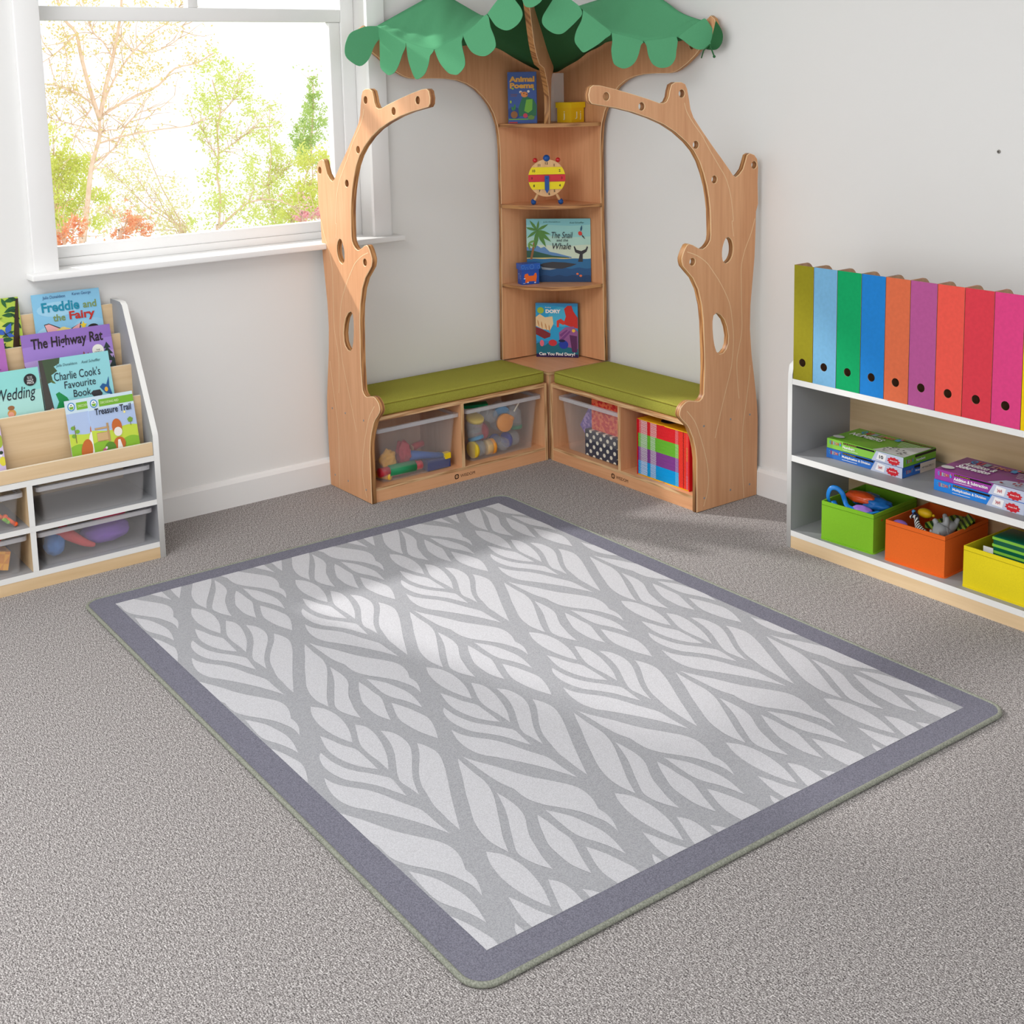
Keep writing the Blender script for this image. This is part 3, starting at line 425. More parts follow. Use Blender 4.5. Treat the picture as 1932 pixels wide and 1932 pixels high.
# ------------------------------------------------------------------ rug
ro = V((RUG[0][0], RUG[0][1], 0)); rux = V((RUG[1][0], RUG[1][1], 0)); ruy = V((rux.y, -rux.x, 0))
RW, RH, RB, RT = 1.861, 1.3555, .0686, .008
def rugP(u, v, z=RT): return ro+rux*u+ruy*v+V((0, 0, z))
def rr(w0, w1, h0, h1, r, n=6):
    o = []
    for cx, cy, a in ((w1-r, h1-r, 0), (w0+r, h1-r, 90), (w0+r, h0+r, 180), (w1-r, h0+r, 270)):
        for i in range(n+1): t = math.radians(a+90*i/n); o.append((cx+r*math.cos(t), cy+r*math.sin(t)))
    return o
def pile(name, a, b): return noisy(name, a, b, 420, rough=1, detail=2, bs=.4, bd=.001, spec=.05)
RBORD = pile('rug_border_pile', rgb(104, 103, 116), rgb(132, 132, 145)); RMID = pile('rug_grey_pile', rgb(154, 155, 160), rgb(174, 175, 180)); RLITE = pile('rug_pale_pile', rgb(188, 188, 193), rgb(206, 206, 211))
rug = thing('rug', 'large grey rectangular rug with pale leaf pattern and dark border on carpet', 'rug', tuple(rugP(RW/2, RH/2, 0)))
mb = MB(RBORD, RMID, RLITE)
mb.prism(rr(-RB, RW+RB, -RB, RH+RB, .045), [], lambda u, v, d: rugP(u, v, RT-d), RT-.0005, 0, 0)
mb.flat(lambda u, v: rugP(u, v, RT+.0003), [(0, 0), (RW, 0), (RW, RH), (0, RH)], 1)
def clip(poly, x0, x1, y0, y1):
    def cut(p, ins, itx):
        o = []
        for i in range(len(p)):
            a, b = p[i-1], p[i]
            if ins(b):
                if not ins(a): o.append(itx(a, b))
                o.append(b)
            elif ins(a): o.append(itx(a, b))
        return o
    def ix(x): return lambda a, b: (x, a[1]+(b[1]-a[1])*(x-a[0])/(b[0]-a[0]))
    def iy(y): return lambda a, b: (a[0]+(b[0]-a[0])*(y-a[1])/(b[1]-a[1]), y)
    for ins, itx in ((lambda q: q[0] >= x0, ix(x0)), (lambda q: q[0] <= x1, ix(x1)), (lambda q: q[1] >= y0, iy(y0)), (lambda q: q[1] <= y1, iy(y1))):
        if len(poly) > 2: poly = cut(poly, ins, itx)
    return poly
AX, AY = .7295, .326
for ri, (pts, (t0, t1)) in enumerate(RUGLEAF):
    e1 = [(q[0], q[1], 0) for q in pts[t0:t1+1]]; e2 = [(q[0], q[1], 0) for q in pts[t1:]+[pts[0]]]
    sm = [(q.x, q.y) for q in smooth_path(e1, 3)[:-1]+smooth_path(e2, 3)[:-1]]
    for i in range(-4, 5):
        for j in range(-6, 7):
            c = clip([(q[0]+i*AX, q[1]+j*AY) for q in sm], 0, RW, 0, RH)
            if len(c) > 2: mb.flat(lambda u, v: rugP(u, v, RT+.0006+.00002*ri), c, 2)
mb.build('pile', rug)
mb = MB(noisy('rug_binding', rgb(120, 124, 112), rgb(158, 160, 148), 300, bs=.5, bd=.001)); mb.tube([rugP(q[0], q[1], .0055) for q in rr(-RB-.002, RW+RB+.002, -RB-.002, RH+RB+.002, .047, 8)], .0055, n=8, closed=True)
mb.build('binding', rug, label='grey-green overlocked edge')

# ------------------------------------------------------------------ corner unit
def ML(a, d, z): return V((d, -a, z))             # along the left wall: a from the corner, d out from the wall
def MR(a, d, z): return V((a, -d, z))
def wbox(mb, M, a0, a1, d0, d1, z0, z1, m, faces=None):
    o = M(a0, d0, z0); mb.obox(o, M(a1, d0, z0)-o, M(a0, d1, z0)-o, M(a0, d0, z1)-o, m, faces)
def strip(mb, P, pts, wd, m):
    """a routed line, drawn as a thin ribbon on the face"""
    q = smooth_path([(a, b, 0) for a, b in pts], 4); L = []; R = []
    for i in range(len(q)):
        d = (q[min(i+1, len(q)-1)]-q[max(i-1, 0)]).normalized(); n = V((-d.y, d.x, 0))*wd/2
        L.append(q[i]+n); R.append(q[i]-n)
    mb.add([P(v.x, v.y, -.0004) for v in L+R], [(i, i+1, i+1+len(q), i+len(q)) for i in range(len(q)-1)], m)
LOGO = plain(70, 36, 22, .6)
def bench(M, al, side, label, panel_label):
    other = 'X' if al == 'Y' else 'Y'
    A0, A1 = D+EG, D+LB
    t = thing('storage_bench', label, 'bench', tuple(M((A0+A1)/2, D/2, 0)), 'matching storage benches of the corner unit')
    pe = PLY['Z']; ps = PLY[al]
    def part(name, *a, **k):
        mb = MB(); wbox(mb, M, *a, **k); return mb.build(name, t)
    part('seat_board', A0+.014, A1, .004, D, .2932, H1, m=BEECH[al], faces={'b1': pe})
    part('base_board', A0+.014, A1, .004, D, .042, .0533, m=BEECH[al], faces={'b1': pe})
    part('plinth', A0+.014, A1, D-.02, D-.001, 0, .042, m=BEECH[al])
    part('end_panel', A0, A0+.014, .004, D, 0, H1, m=BEECH['Z'], faces={'b1': ps})
    part('divider', .6907, .7048, .004, D, .0533, .2932, m=BEECH['Z'], faces={'b1': ps})
    part('back_panel', A0, A1, .002, .008, 0, H1, m=BEECH['Z'])
    P = (lambda u, v, d: V((u, YO+d, v))) if side == 'L' else (lambda u, v, d: V((-(YO+d), -u, v)))
    mb = MB(BEECH['Z'], PLYB[al], LITE)
    mb.prism([(q[0], max(q[1], 0)) for q in PANEL], [SLOT1, SLOT2]+[circle(x, z, .0128) for x, z in HOLES], P, TP, 0, 1, ch=.0016, edge=2)
    for g in GROOVES: strip(mb, P, g, .0028, 2)
    tpan = mb.build('tree_panel', t, label=panel_label)
    for x, z in SCREWS:
        mb = MB(plain(150, 150, 150, .3)); c = P(x, z, 0); n = P(x, z, -1)-P(x, z, 0)
        mb.lathe([(.0038, -.001), (.0038, .0006), (.0015, .0002)], Matrix.Translation(c) @ n.to_track_quat('Z', 'Y').to_matrix().to_4x4(), n=10); mb.build('screw', tpan)
    mb = MB(LOGO)                                  # burnt-in maker's mark on the plinth
    s_ = -1 if side == 'L' else 1
    c0 = .692 if side == 'L' else .699
    Pl = lambda u, v: M(c0+s_*u, D-.0006, .0225+v)
    mb.prism(rr(-.047, -.029, -.009, .009, .006, 4), [rr(-.0435, -.0325, -.0055, .0055, .003, 4)], lambda u, v, d: Pl(u, v), .0001)
    mb.flat(Pl, circle(-.0405, .0, .0015, 8)); mb.flat(Pl, circle(-.0355, .0, .0015, 8))
    mb.text('WISDOM', Pl, .066, .0115, 0, center=(.011, 0)); mb.build('logo', t)
    return t
bench(ML, 'Y', 'L', 'beech bench under the window wall with curved tree-shaped end panel', 'tree-shaped end panel with holes and pale routed lines')
bench(MR, 'X', 'R', 'beech bench along the right wall with tree-shaped end panel and red book box', 'tree-shaped end panel with holes and pale routed lines')

tw = thing('corner_shelf_tower', 'tall beech corner shelf unit shaped like a tree trunk between the benches', 'shelf unit', (.15, -.15, 0))
TOP = [(.866, 1.66), (.84, 1.63), (.75, 1.655), (.66, 1.705), (.53, 1.755), (.44, 1.715), (.36, 1.67), (.30, 1.63), (.15, 1.6), (.002, 1.57), (.002, H2)]
for nm, P in (('L', lambda u, v, d: V((.018-d, -u, v))), ('R', lambda u, v, d: V((u, -.018+d, v)))):
    mb = MB(BEECH['Z'], PLYB['X' if nm == 'L' else 'Y'], LITE)
    mb.prism([(q[0], max(q[1], H2)) for q in ARM]+TOP, [circle(.795, 1.574, .013)], P, .0165, 0, 1, ch=.0014, edge=2); mb.build('trunk_panel', tw)
for z, th in ((.664, .014), (.9825, .014), (1.298, .014)):
    mb = MB(BEECH['X'], PLYB['Z'])
    o = [(.018, -.018)]+[(.018+.284*math.cos(a), -.018-.284*math.sin(a)) for a in [math.pi/2*i/24 for i in range(25)]]
    mb.prism(o, [], lambda u, v, d: V((u, v, z-d)), th, 0, 1); mb.build('shelf', tw)
mb = MB(BEECH['X'], PLY['Z'], BEECH['Z'], PLY['X'])
mb.box(.002, D-.001, -D+.001, -.002, .335, H2, 0, {'+x': 1, '-y': 1}); mb.build('seat_top', tw)
mb = MB(BEECH['Z'], PLY['X']); mb.box(.002, D-.004, -D+.004, -D+.016, 0, .335, 0, {'+x': 1}); mb.box(D-.016, D-.004, -D+.016, -.002, 0, .335, 0); mb.box(.03, D-.03, -.02, -.004, 0, .335, 0); mb.build('seat_box', tw)
# the branch that leans out over the shelves in the diagonal plane
bx_ = [(d, z) for d, z in BRANCH]
rear = [(.262, 1.2985), (.25, 1.36), (.236, 1.42), (.205, 1.47), (.13, 1.505), (.15, 1.56), (.20, 1.61), (.29, 1.645), (.40, 1.73), (.60, 1.80), (.9, 1.83)]
mb = MB(BEECH['Z'], PLYB['X'], LITE); dg = V((1, -1, 0)).normalized(); sd = V((1, 1, 0)).normalized()
Pb = lambda u, v, d: dg*u+sd*(.010-d)+V((0, 0, v))
mb.prism(bx_[:-1]+[(.315, 1.2985)]+rear, [], Pb, .020, 0, 1, ch=.0014, edge=2)
for g in ([(.62, 1.78), (.53, 1.70), (.42, 1.66), (.33, 1.635), (.28, 1.56), (.26, 1.48), (.25, 1.40)], [(.60, 1.69), (.56, 1.64), (.52, 1.585), (.47, 1.60), (.44, 1.64)], [(.52, 1.64), (.50, 1.60)], [(.40, 1.63), (.40, 1.58)], [(.36, 1.54), (.345, 1.47)]): strip(mb, Pb, g, .003, 2)
mb.build('branch', tw)

# ------------------------------------------------------------------ canopy
GF = fabric('canopy_cotton', rgb(96, 172, 126), 700, .92, .15); GF2 = fabric('canopy_shade_green', rgb(56, 110, 70), 700, .9, .15)  # second green is darkened to carry the shade beneath the canopy
cz = V((.3, -.3, 1.30)); can = thing('canopy', 'green fabric leaf canopy with scalloped petals draped over the tree branches', 'canopy', (.35, -.35, 1.5))
def resample(pts, n):
    p = smooth_path(pts, 6); L = [0]
    for i in range(1, len(p)): L.append(L[-1]+(p[i]-p[i-1]).length)
    o = []; j = 0
    for k in range(n):
        t = L[-1]*k/(n-1)
        while j < len(p)-2 and L[j+1] < t: j += 1
        f = (t-L[j])/max(1e-9, L[j+1]-L[j]); o.append(p[j].lerp(p[j+1], min(1, max(0, f))))
    return o
def loft(a, b, n, k, m, sag, name, thick):
    a, b = resample(a, n), resample(b, n); vs = []; fs = []
    for i in range(n):
        for j in range(k+1):
            t = j/k; q = a[i].lerp(b[i], t)
            q.z += sag*4*t*(1-t)*math.sin(math.pi*i/(n-1))+.004*math.sin(i*1.3+j)*math.sin(math.pi*t); vs.append(q)
    for i in range(n-1):
        for j in range(k): fs.append((i*(k+1)+j, (i+1)*(k+1)+j, (i+1)*(k+1)+j+1, i*(k+1)+j+1))
    mb = MB(m); mb.add(vs, fs, 0, True); o = mb.build(name, can)
    s_ = o.modifiers.new('thickness', 'SOLIDIFY'); s_.thickness = thick; s_.offset = 0
    return o
loft(RIDGEL, FOLDL[:9], 30, 10, GF, -.012, 'top_sheet', .0015)
loft(RIDGER, FOLDR[3:], 30, 10, GF, -.012, 'top_sheet', .0015)
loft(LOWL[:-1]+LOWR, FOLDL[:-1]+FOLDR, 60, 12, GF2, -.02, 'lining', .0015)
camdir = V((.79, -.59, .1))
for k, pts in enumerate(PETALS):
    pts = [V(q) for q in pts]; c = sum(pts, V())/len(pts); n = V()
    for i in range(len(pts)): n += (pts[i]-c).cross(pts[(i+1) % len(pts)]-c)
    n.normalize()
    if n.dot(camdir) < 0: n = -n
    y = (V((0, 0, 1))-n*n.z).normalized(); x = y.cross(n)
    po = [((q-c).dot(x), (q-c).dot(y)) for q in pts]
    sm = [(q.x, q.y) for q in smooth_path([(a, b, 0) for a, b in po]+[(po[0][0], po[0][1], 0)], 3)[:-1]]
    lo = min(b for a, b in po); hi = max(b for a, b in po)
    off = n*(.004+.001*(k % 3))
    def P(u, v, d): return c+off+x*u+y*v+n*(-d)
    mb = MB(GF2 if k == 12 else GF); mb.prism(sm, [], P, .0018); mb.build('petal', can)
mb = MB(GF2); mb.tube(smooth_path(STRING, 4), .0025, n=6); q = V(STRING[0]); mb.tube([q, q+V((-.03, 0, -.02)), q+V((-.045, .005, -.045))], .0022, n=6); mb.ball(STRING[-1], .005, u=8, w=6); mb.build('tie_cord', can)

# ------------------------------------------------------------------ cushions
CUSH = fabric('olive_wool', rgb(166, 164, 70), 500, .8, .3)
def cushion(M, a0, a1, label):
    t = thing('seat_cushion', label, 'cushion', tuple(M((a0+a1)/2, D/2, H1)), 'olive seat cushions')
    mb = MB(CUSH); o = M(a0, 0, 0); p0, p1 = M(a0, .006, H1+.0005), M(a1, D-.006, H1+.0005)
    bm = bmesh.new(); bmesh.ops.create_grid(bm, x_segments=24, y_segments=12, size=1)
    bmesh.ops.delete(bm, geom=bm.faces[:], context='FACES_ONLY'); bm.free()
    x0, x1 = sorted((p0.x, p1.x)); y0, y1 = sorted((p0.y, p1.y))
    bm = bmesh.new(); bmesh.ops.create_cube(bm, size=1)
    for v in bm.verts: v.co = V(((x0+x1)/2+v.co.x*(x1-x0), (y0+y1)/2+v.co.y*(y1-y0), H1+.0242+v.co.z*.047))
    bmesh.ops.bevel(bm, geom=bm.edges[:], offset=.009, segments=3, profile=.5, affect='EDGES')
    bmesh.ops.subdivide_edges(bm, edges=[e for e in bm.edges if e.calc_length() > .1], cuts=14, use_grid_fill=True)
    for v in bm.verts:
        if v.co.z > H1+.03:
            fx = min(1, min(v.co.x-x0, x1-v.co.x)/.06); fy = min(1, min(v.co.y-y0, y1-v.co.y)/.06); v.co.z += .006*max(0, fx)*max(0, fy)
    mb.bm(bm, 0, True); cv = mb.build('cover', t)
    mb = MB(fabric('olive_seam', rgb(140, 128, 50), 500)); zs = H1+.043
    pts = [(x0-.0008, y0+.012, zs), (x0-.0008, y1-.012, zs), (x0+.01, y1+.0008, zs), (x1-.01, y1+.0008, zs), (x1+.0008, y1-.012, zs), (x1+.0008, y0+.012, zs), (x1-.01, y0-.0008, zs), (x0+.01, y0-.0008, zs)]
    mb.tube(pts, .0012, n=6, closed=True); mb.build('seam', cv)
cushion(ML, .304, 1.074, 'olive green cushion on the bench below the window wall')
cushion(MR, .313, 1.074, 'olive green cushion on the bench along the right wall')
# ------------------------------------------------------------------ trays
def tray(M, a0, a1, d0, d1, z0, z1, label, group):
    """clear tray: a = along the wall, d = out from the wall (front at d1)"""
    t = thing('storage_tray', label, 'storage tray', tuple(M((a0+a1)/2, (d0+d1)/2, z0)), group)
    li = .012; H = z1-z0; tp = .10*H
    def rect(i, d, z, r=.012):
        return [(q[0], q[1], z) for q in rr(a0+i, a1-i, d0+d, d1-d, r, 3)]
    mb = MB(TRAY); outs = [rect(li+tp, .004+tp*.6, z0), rect(li, .004, z1-.004)]; ins = [rect(li+tp+.0022, .0062+tp*.6, z0+.0022), rect(li+.0022, .0062, z1-.004)]
    n = len(outs[0]); vs = [M(*q) for l in (outs[0], outs[1], ins[1], ins[0]) for q in l]
    mb.add(vs, [(i+k*n, (i+1) % n+k*n, (i+1) % n+(k+1)*n, i+(k+1)*n) for k in range(3) for i in range(n)]+[tuple(range(n))[::-1], tuple(range(3*n, 4*n))])
    mb.build('tub', t)
    mb = MB(RIM); R0, R1 = rect(0, -.004, z1), rect(li+.002, .007, z1); B0, B1 = rect(0, -.004, z1-.0135), rect(li-.001, .003, z1-.0135)
    vs = [M(*q) for l in (R1, R0, B0, B1) for q in l]
    mb.add(vs, [(i+k*n, (i+1) % n+k*n, (i+1) % n+((k+1) % 4)*n, i+((k+1) % 4)*n) for k in range(4) for i in range(n)])
    for i in range(9):                              # moulded ribs under the front lip
        a = a0+.03+(a1-a0-.06)*i/8; p = M(a-.0008, d1+.0032, z1-.0125); mb.obox(p, M(a+.0008, d1+.0032, z1-.0125)-p, M(a-.0008, d1+.0046, z1-.0125)-p, V((0, 0, .0115)))
    mb.build('rim', t); return t
GB = 'clear trays in the beech benches'
tray(ML, .701, 1.0585, .03, .2745, .0535, .258, 'clear tray of mixed wooden toys in the left bench, next to its tree panel', GB)
tray(ML, .3165, .672, .03, .2745, .0535, .2605, 'clear tray packed with lidded jars in the left bench, nearest the corner', GB)
tray(MR, .330, .687, .03, .2745, .0535, .2595, 'clear tray with purple, red and spotted boxes in the right bench', GB)
# ------------------------------------------------------------------ book display unit
BX = .2967; RY = -1.8539
du = thing('display_bookcase', 'white and maple sloping book display unit with trays under the window', 'bookcase', (.15, -2.25, 0))
sp = [(0, 0), (BX, 0), (BX, .398), (.292, .41), (.105, .787), (.088, .797), (0, .797)]
for y in (RY, -2.655):
    mb = MB(GREYL, WHITE); mb.prism(sp, [], lambda u, v, d: (u, y+0-d, v), .0181, 0, 1); mb.build('side_panel', du)
Y0, Y1 = -2.655, RY-.0181
def dpart(name, x0, x1, z0, z1, m, f=None, y0=Y0, y1=Y1):
    mb = MB(m); mb.box(x0, x1, y0, y1, z0, z1, m, f); mb.build(name, du)
dpart('plinth', BX-.018, BX-.001, 0, .0364, MAPLE['Y'])
for z0, z1 in ((.0364, .0541), (.1763, .1931), (.318, .3355)): dpart('shelf_board', .006, BX-.0005, z0, z1, GREYL, {'+x': WHITE})
dpart('divider', .006, BX-.001, .0541, .1763, MAPLE['Z'], {'+x': WHITE}, -2.2625, -2.2456)
dpart('divider', .006, BX-.001, .1931, .318, MAPLE['Z'], {'+x': WHITE}, -2.2625, -2.2456)
dpart('back_panel', .001, .006, 0, .335, MAPLE['Y'])
EW = plain(232, 222, 202, .5)
TB = [(.2905, .3765), (.2155, .5135), (.1505, .603), (.0695, .6915), (.0135, .7805)]
for i, (x, z) in enumerate(TB):
    dpart('lip' if i == 0 else 'tier_board', x-.012, x, .3355, z, MAPLE['Y'], {'+z': EW})
for (xa, xb, z) in ((.1505, .2035, .4145), (.0695, .1385, .485), (.0135, .0575, .580)): dpart('tier_floor', xa, xb, z-.01, z, MAPLE['Y'])
def Mleft(a, d, z): return V((d, a, z))
GD = 'wide clear trays under the book display'
tray(Mleft, -2.2335, -1.8815, .02, .284, .1935, .3055, 'empty wide clear tray in the book display, upper right bay', GD)
tray(Mleft, -2.239, -1.884, .02, .284, .0545, .1655, 'wide clear tray holding purple, red and blue soft toys, lower right bay', GD)
tray(Mleft, -2.635, -2.270, .02, .284, .1935, .3005, 'wide clear tray of small orange and green pieces at the left frame edge', GD)
tray(Mleft, -2.635, -2.269, .02, .284, .0545, .1665, 'wide clear tray with a chequered yellow block at the left frame edge', GD)

# ------------------------------------------------------------------ books
def book(label, o, r, u, w, h, th, cover, art=(), texts=(), spine=None, group=None, page=(238, 232, 218), name='picture_book'):
    """o = lower left front corner; r = to the reader's right, u = up; art/texts in cover fractions"""
    o, r, u = V(o), V(r).normalized(), V(u).normalized(); n = r.cross(u).normalized()
    t = thing(name, label, 'book', tuple(o+r*w/2-n*th/2), group)
    c = plain(*cover, .35, .4); b = .0012
    mb = MB(c); sc = plain(*(spine or cover), .35, .4)
    mb.obox(o-n*b, r*w, u*h, n*b, c); mb.obox(o-n*th, r*w, u*h, n*b, c); mb.obox(o-n*(th-b), r*b, u*h, n*(th-2*b), sc); cv = mb.build('cover', t)
    mb = MB(plain(*page, .8, .1)); mb.obox(o+r*b+u*.0015-n*(th-b), r*(w-b-.0015), u*(h-.003), n*(th-2*b)); mb.build('pages', t)
    P = lambda k: (lambda a, c_: o+r*(a*w)+u*(c_*h)+n*(.0002+.00012*k))
    if art:
        mb = MB()
        for k, (col, pts) in enumerate(art):
            cl = [(min(max(a, 0), 1), min(max(q, 0), 1)) for a, q in pts]
            mb.flat(P(k), cl, plain(*col, .4, .35))
        mb.build('cover_picture', cv)
    if texts:
        mb = MB()
        for s, cx, cy, tw, thh, col, bold, sh in texts:
            mb.text(s, P(len(art)+2), tw, thh, plain(*col, .45, .3), bold, sh, (cx, cy))
        mb.build('title', cv, label='lettering on the cover')
    return t
def blob(cx, cy, r, ry=None, n=18, rot=0, ph=0, amp=0, k=5):
    o = []
    for i in range(n):
        a = 2*math.pi*i/n; q = 1+amp*math.sin(k*a+ph)
        x, y = r*q*math.cos(a), (ry or r)*q*math.sin(a)
        o.append((cx+x*math.cos(rot)-y*math.sin(rot), cy+x*math.sin(rot)+y*math.cos(rot)))
    return o
def rect(a, b, c, d): return [(a, c), (b, c), (b, d), (a, d)]
def leafp(x, y, l, ang, wd=.35):
    c, s_ = math.cos(ang), math.sin(ang); o = []
    for t, q in ((0, 0), (.25, wd*.8), (.5, wd), (.75, wd*.6), (1, 0), (.75, -wd*.6), (.5, -wd), (.25, -wd*.8)):
        o.append((x+l*(t*c-q*s_*.5), y+l*(t*s_+q*c*.5)))
    return o
def wavy(y0, y1, amp, k, ph=0, n=24, x0=0, x1=1):
    return [(x0+(x1-x0)*i/n, y1+amp*math.sin(k*i/n*6.28+ph)) for i in range(n+1)][::-1]+[(x0, y0), (x1, y0)]
RL = V((0, 1, 0))
SLOT = {4: (11, .0573), 3: (15, .1345), 2: (14, .2033), 1: (14, .266)}   # lean and foot of the books in each tier
PLACED = {}
def lbook(label, y0, w, ztop, xtop, h, th, *a, **k):
    s_ = 4 if xtop < .05 else 3 if xtop < .12 else 2 if xtop < .2 else 1
    ang, xb = SLOT[s_]; ang = math.radians(ang); u = V((-math.sin(ang), 0, math.cos(ang)))
    if s_ == 1 and xtop < .224: xb -= .0035
    y0 += .29*(xtop-(xb-h*math.sin(ang)))
    o = V((xb, y0, ztop-h*math.cos(ang))); PLACED[label] = (o, u)
    return book(label, o, RL, u, w, h, th, *a, **k)
GT = 'picture books on the display unit'
sky, ink = (120, 188, 226), (32, 36, 48)
lbook('light blue picture book with teal and red fairy-tale title on the top tier', -2.1296, .2142, .8382, .0275, .262, .004, (134, 196, 230),
  [((160, 210, 236), blob(.35, .8, .3, .09)), ((152, 205, 234), blob(.8, .55, .25, .1)), ((168, 214, 238), blob(.2, .5, .2, .1)),
   ((60, 40, 40), [(.13, .63), (.2, .64), (.36, .57), (.34, .4), (.2, .4)]), ((240, 178, 178), [(.14, .62), (.2, .63), (.35, .56), (.33, .4), (.21, .42)]),
   ((60, 40, 40), [(.66, .6), (.52, .55), (.46, .4), (.6, .4), (.68, .62)]), ((240, 178, 178), [(.655, .6), (.53, .545), (.47, .41), (.59, .4)]),
   ((240, 216, 130), blob(.4, .53, .1, .045, amp=.12)), ((246, 214, 50), [(.7, .62), (.715, .585), (.75, .58), (.725, .555), (.735, .52), (.7, .54), (.665, .52), (.675, .555), (.65, .58), (.685, .585)]), ((40, 40, 36), blob(.84, .53, .08, .04))],
  [('Julia Donaldson', .32, .945, .33, None, (60, 90, 140), 0, .1), ('Karen George', .73, .955, .28, None, (60, 90, 140), 0, .1),
   ('Freddie', .4, .83, .55, .12, (30, 140, 170), .03, 0), ('and', .83, .82, .2, .09, (126, 150, 90), .02, 0), ('the', .36, .695, .18, .085, (126, 150, 90), .02, 0), ('Fairy', .7, .69, .38, .13, (190, 50, 44), .03, 0)], group=GT)
lbook('lime green picture book with dark leaves and a blue butterfly, top tier at left', -2.4195, .25, .8397, .0275, .262, .004, (176, 204, 70),
  [((206, 216, 90), blob(.55, .5, .35, .3))]+[((34, 92, 50), leafp(.98-.02*i, .98-.095*i, .16, 3.3+.25*math.sin(i*2.1))) for i in range(8)]+[((22, 70, 40), leafp(.99, .95-.11*i, .13, 2.6+.5*math.sin(i*1.7))) for i in range(8)]+
  [((40, 100, 54), leafp(.8-.12*i, 1.0, .13, -1.2-.2*i)) for i in range(4)]+[((58, 38, 24), [(.97, .98), (1, .98), (.93, .3), (.84, .3)]),
   ((60, 100, 190), leafp(.80, .58, .14, 1.0, .5)), ((60, 100, 190), leafp(.80, .58, .13, 2.7, .5)), ((60, 100, 190), leafp(.8, .57, .1, -.3, .5)), ((40, 30, 30), leafp(.77, .61, .1, -.9, .12)), ((30, 84, 46), leafp(.62, .36, .2, .6, .4)), ((30, 84, 46), leafp(.78, .34, .16, 1.9, .4))],
  [('ahle', .72, .77, .12, .03, (90, 110, 40), 0, .2)], group=GT)
lbook('purple landscape picture book with brush-lettered black title and round white sticker', -2.1887, .2785, .7272, .0895, .25, .004, (146, 110, 190),
  [((160, 128, 206), wavy(0, .84, .01, 1)), ((184, 156, 214), wavy(0, .66, .01, 1.3)), ((196, 184, 216), wavy(0, .5, .01, 1.2)), ((150, 150, 170), wavy(0, .38, .015, 3)),
   ((50, 56, 58), [(.0, .62), (.03, .52), (.02, .52), (.06, .42), (.03, .42), (.07, .3), (0, .3)])]+[((40, 56, 54), [(.93, .78), (.97, .7), (.94, .7), (.99, .62), (.95, .62), (1, .52), (.93, .54), (.86, .52), (.91, .62), (.87, .62), (.915, .7), (.89, .7)]), ((44, 60, 58), [(.985, .6), (1, .55), (1, .3), (.88, .3), (.94, .42), (.9, .42), (.96, .52)]),
   ((150, 70, 40), [(.6, .5), (.64, .62), (.66, .7), (.68, .64), (.71, .68), (.72, .62), (.78, .56), (.8, .48)]), ((70, 60, 60), [(.15, .52), (.26, .55), (.27, .53), (.2, .5)])],
  [('The Highway Rat', .5, .85, .8, .17, (44, 34, 40), .02, .08)], spine=(190, 60, 60), group=GT)
def sticker(o, r, u, c, rad, col, lines, parent, lab):
    parent = [q for q in parent.children if q.name.startswith('cover')][0]
    o, r, u = V(o), V(r).normalized(), V(u).normalized(); n = r.cross(u)
    P = lambda k: (lambda a, b: o+r*(c[0]+a)+u*(c[1]+b)+n*(.0022+.0003*k))
    mb = MB(plain(*col, .4)); mb.prism(circle(0, 0, rad, 28), [], lambda a, b, d: P(0)(a, b)-n*d, .0003)
    for s, cy, w, h, tc in lines: mb.text(s, P(1), w, h, plain(*tc, .4), .01, 0, (0, cy))
    mb.build('sticker', parent, label=lab)
bk = [o for o in COL.objects if o.get('label', '').startswith('purple landscape')][0]
o, u = PLACED[bk['label']]; sticker(o, RL, u, (.229, .172), .0185, (238, 236, 226), [('THE', .001, .012, .0045, (50, 50, 46)), ('GRUFFALO', -.006, .024, .005, (50, 50, 46))], bk, 'round white sticker')
lbook('magenta picture book on the third tier, cut off by the left frame edge', -2.459, .22, .7275, .0895, .25, .004, (176, 104, 184), [((220, 170, 226), blob(.86, .45, .03)), ((120, 60, 130), blob(.9, .62, .008)), ((120, 60, 130), blob(.93, .44, .008)), ((120, 60, 130), blob(.96, .35, .008)), ((120, 60, 130), blob(.88, .8, .008))], group=GT)
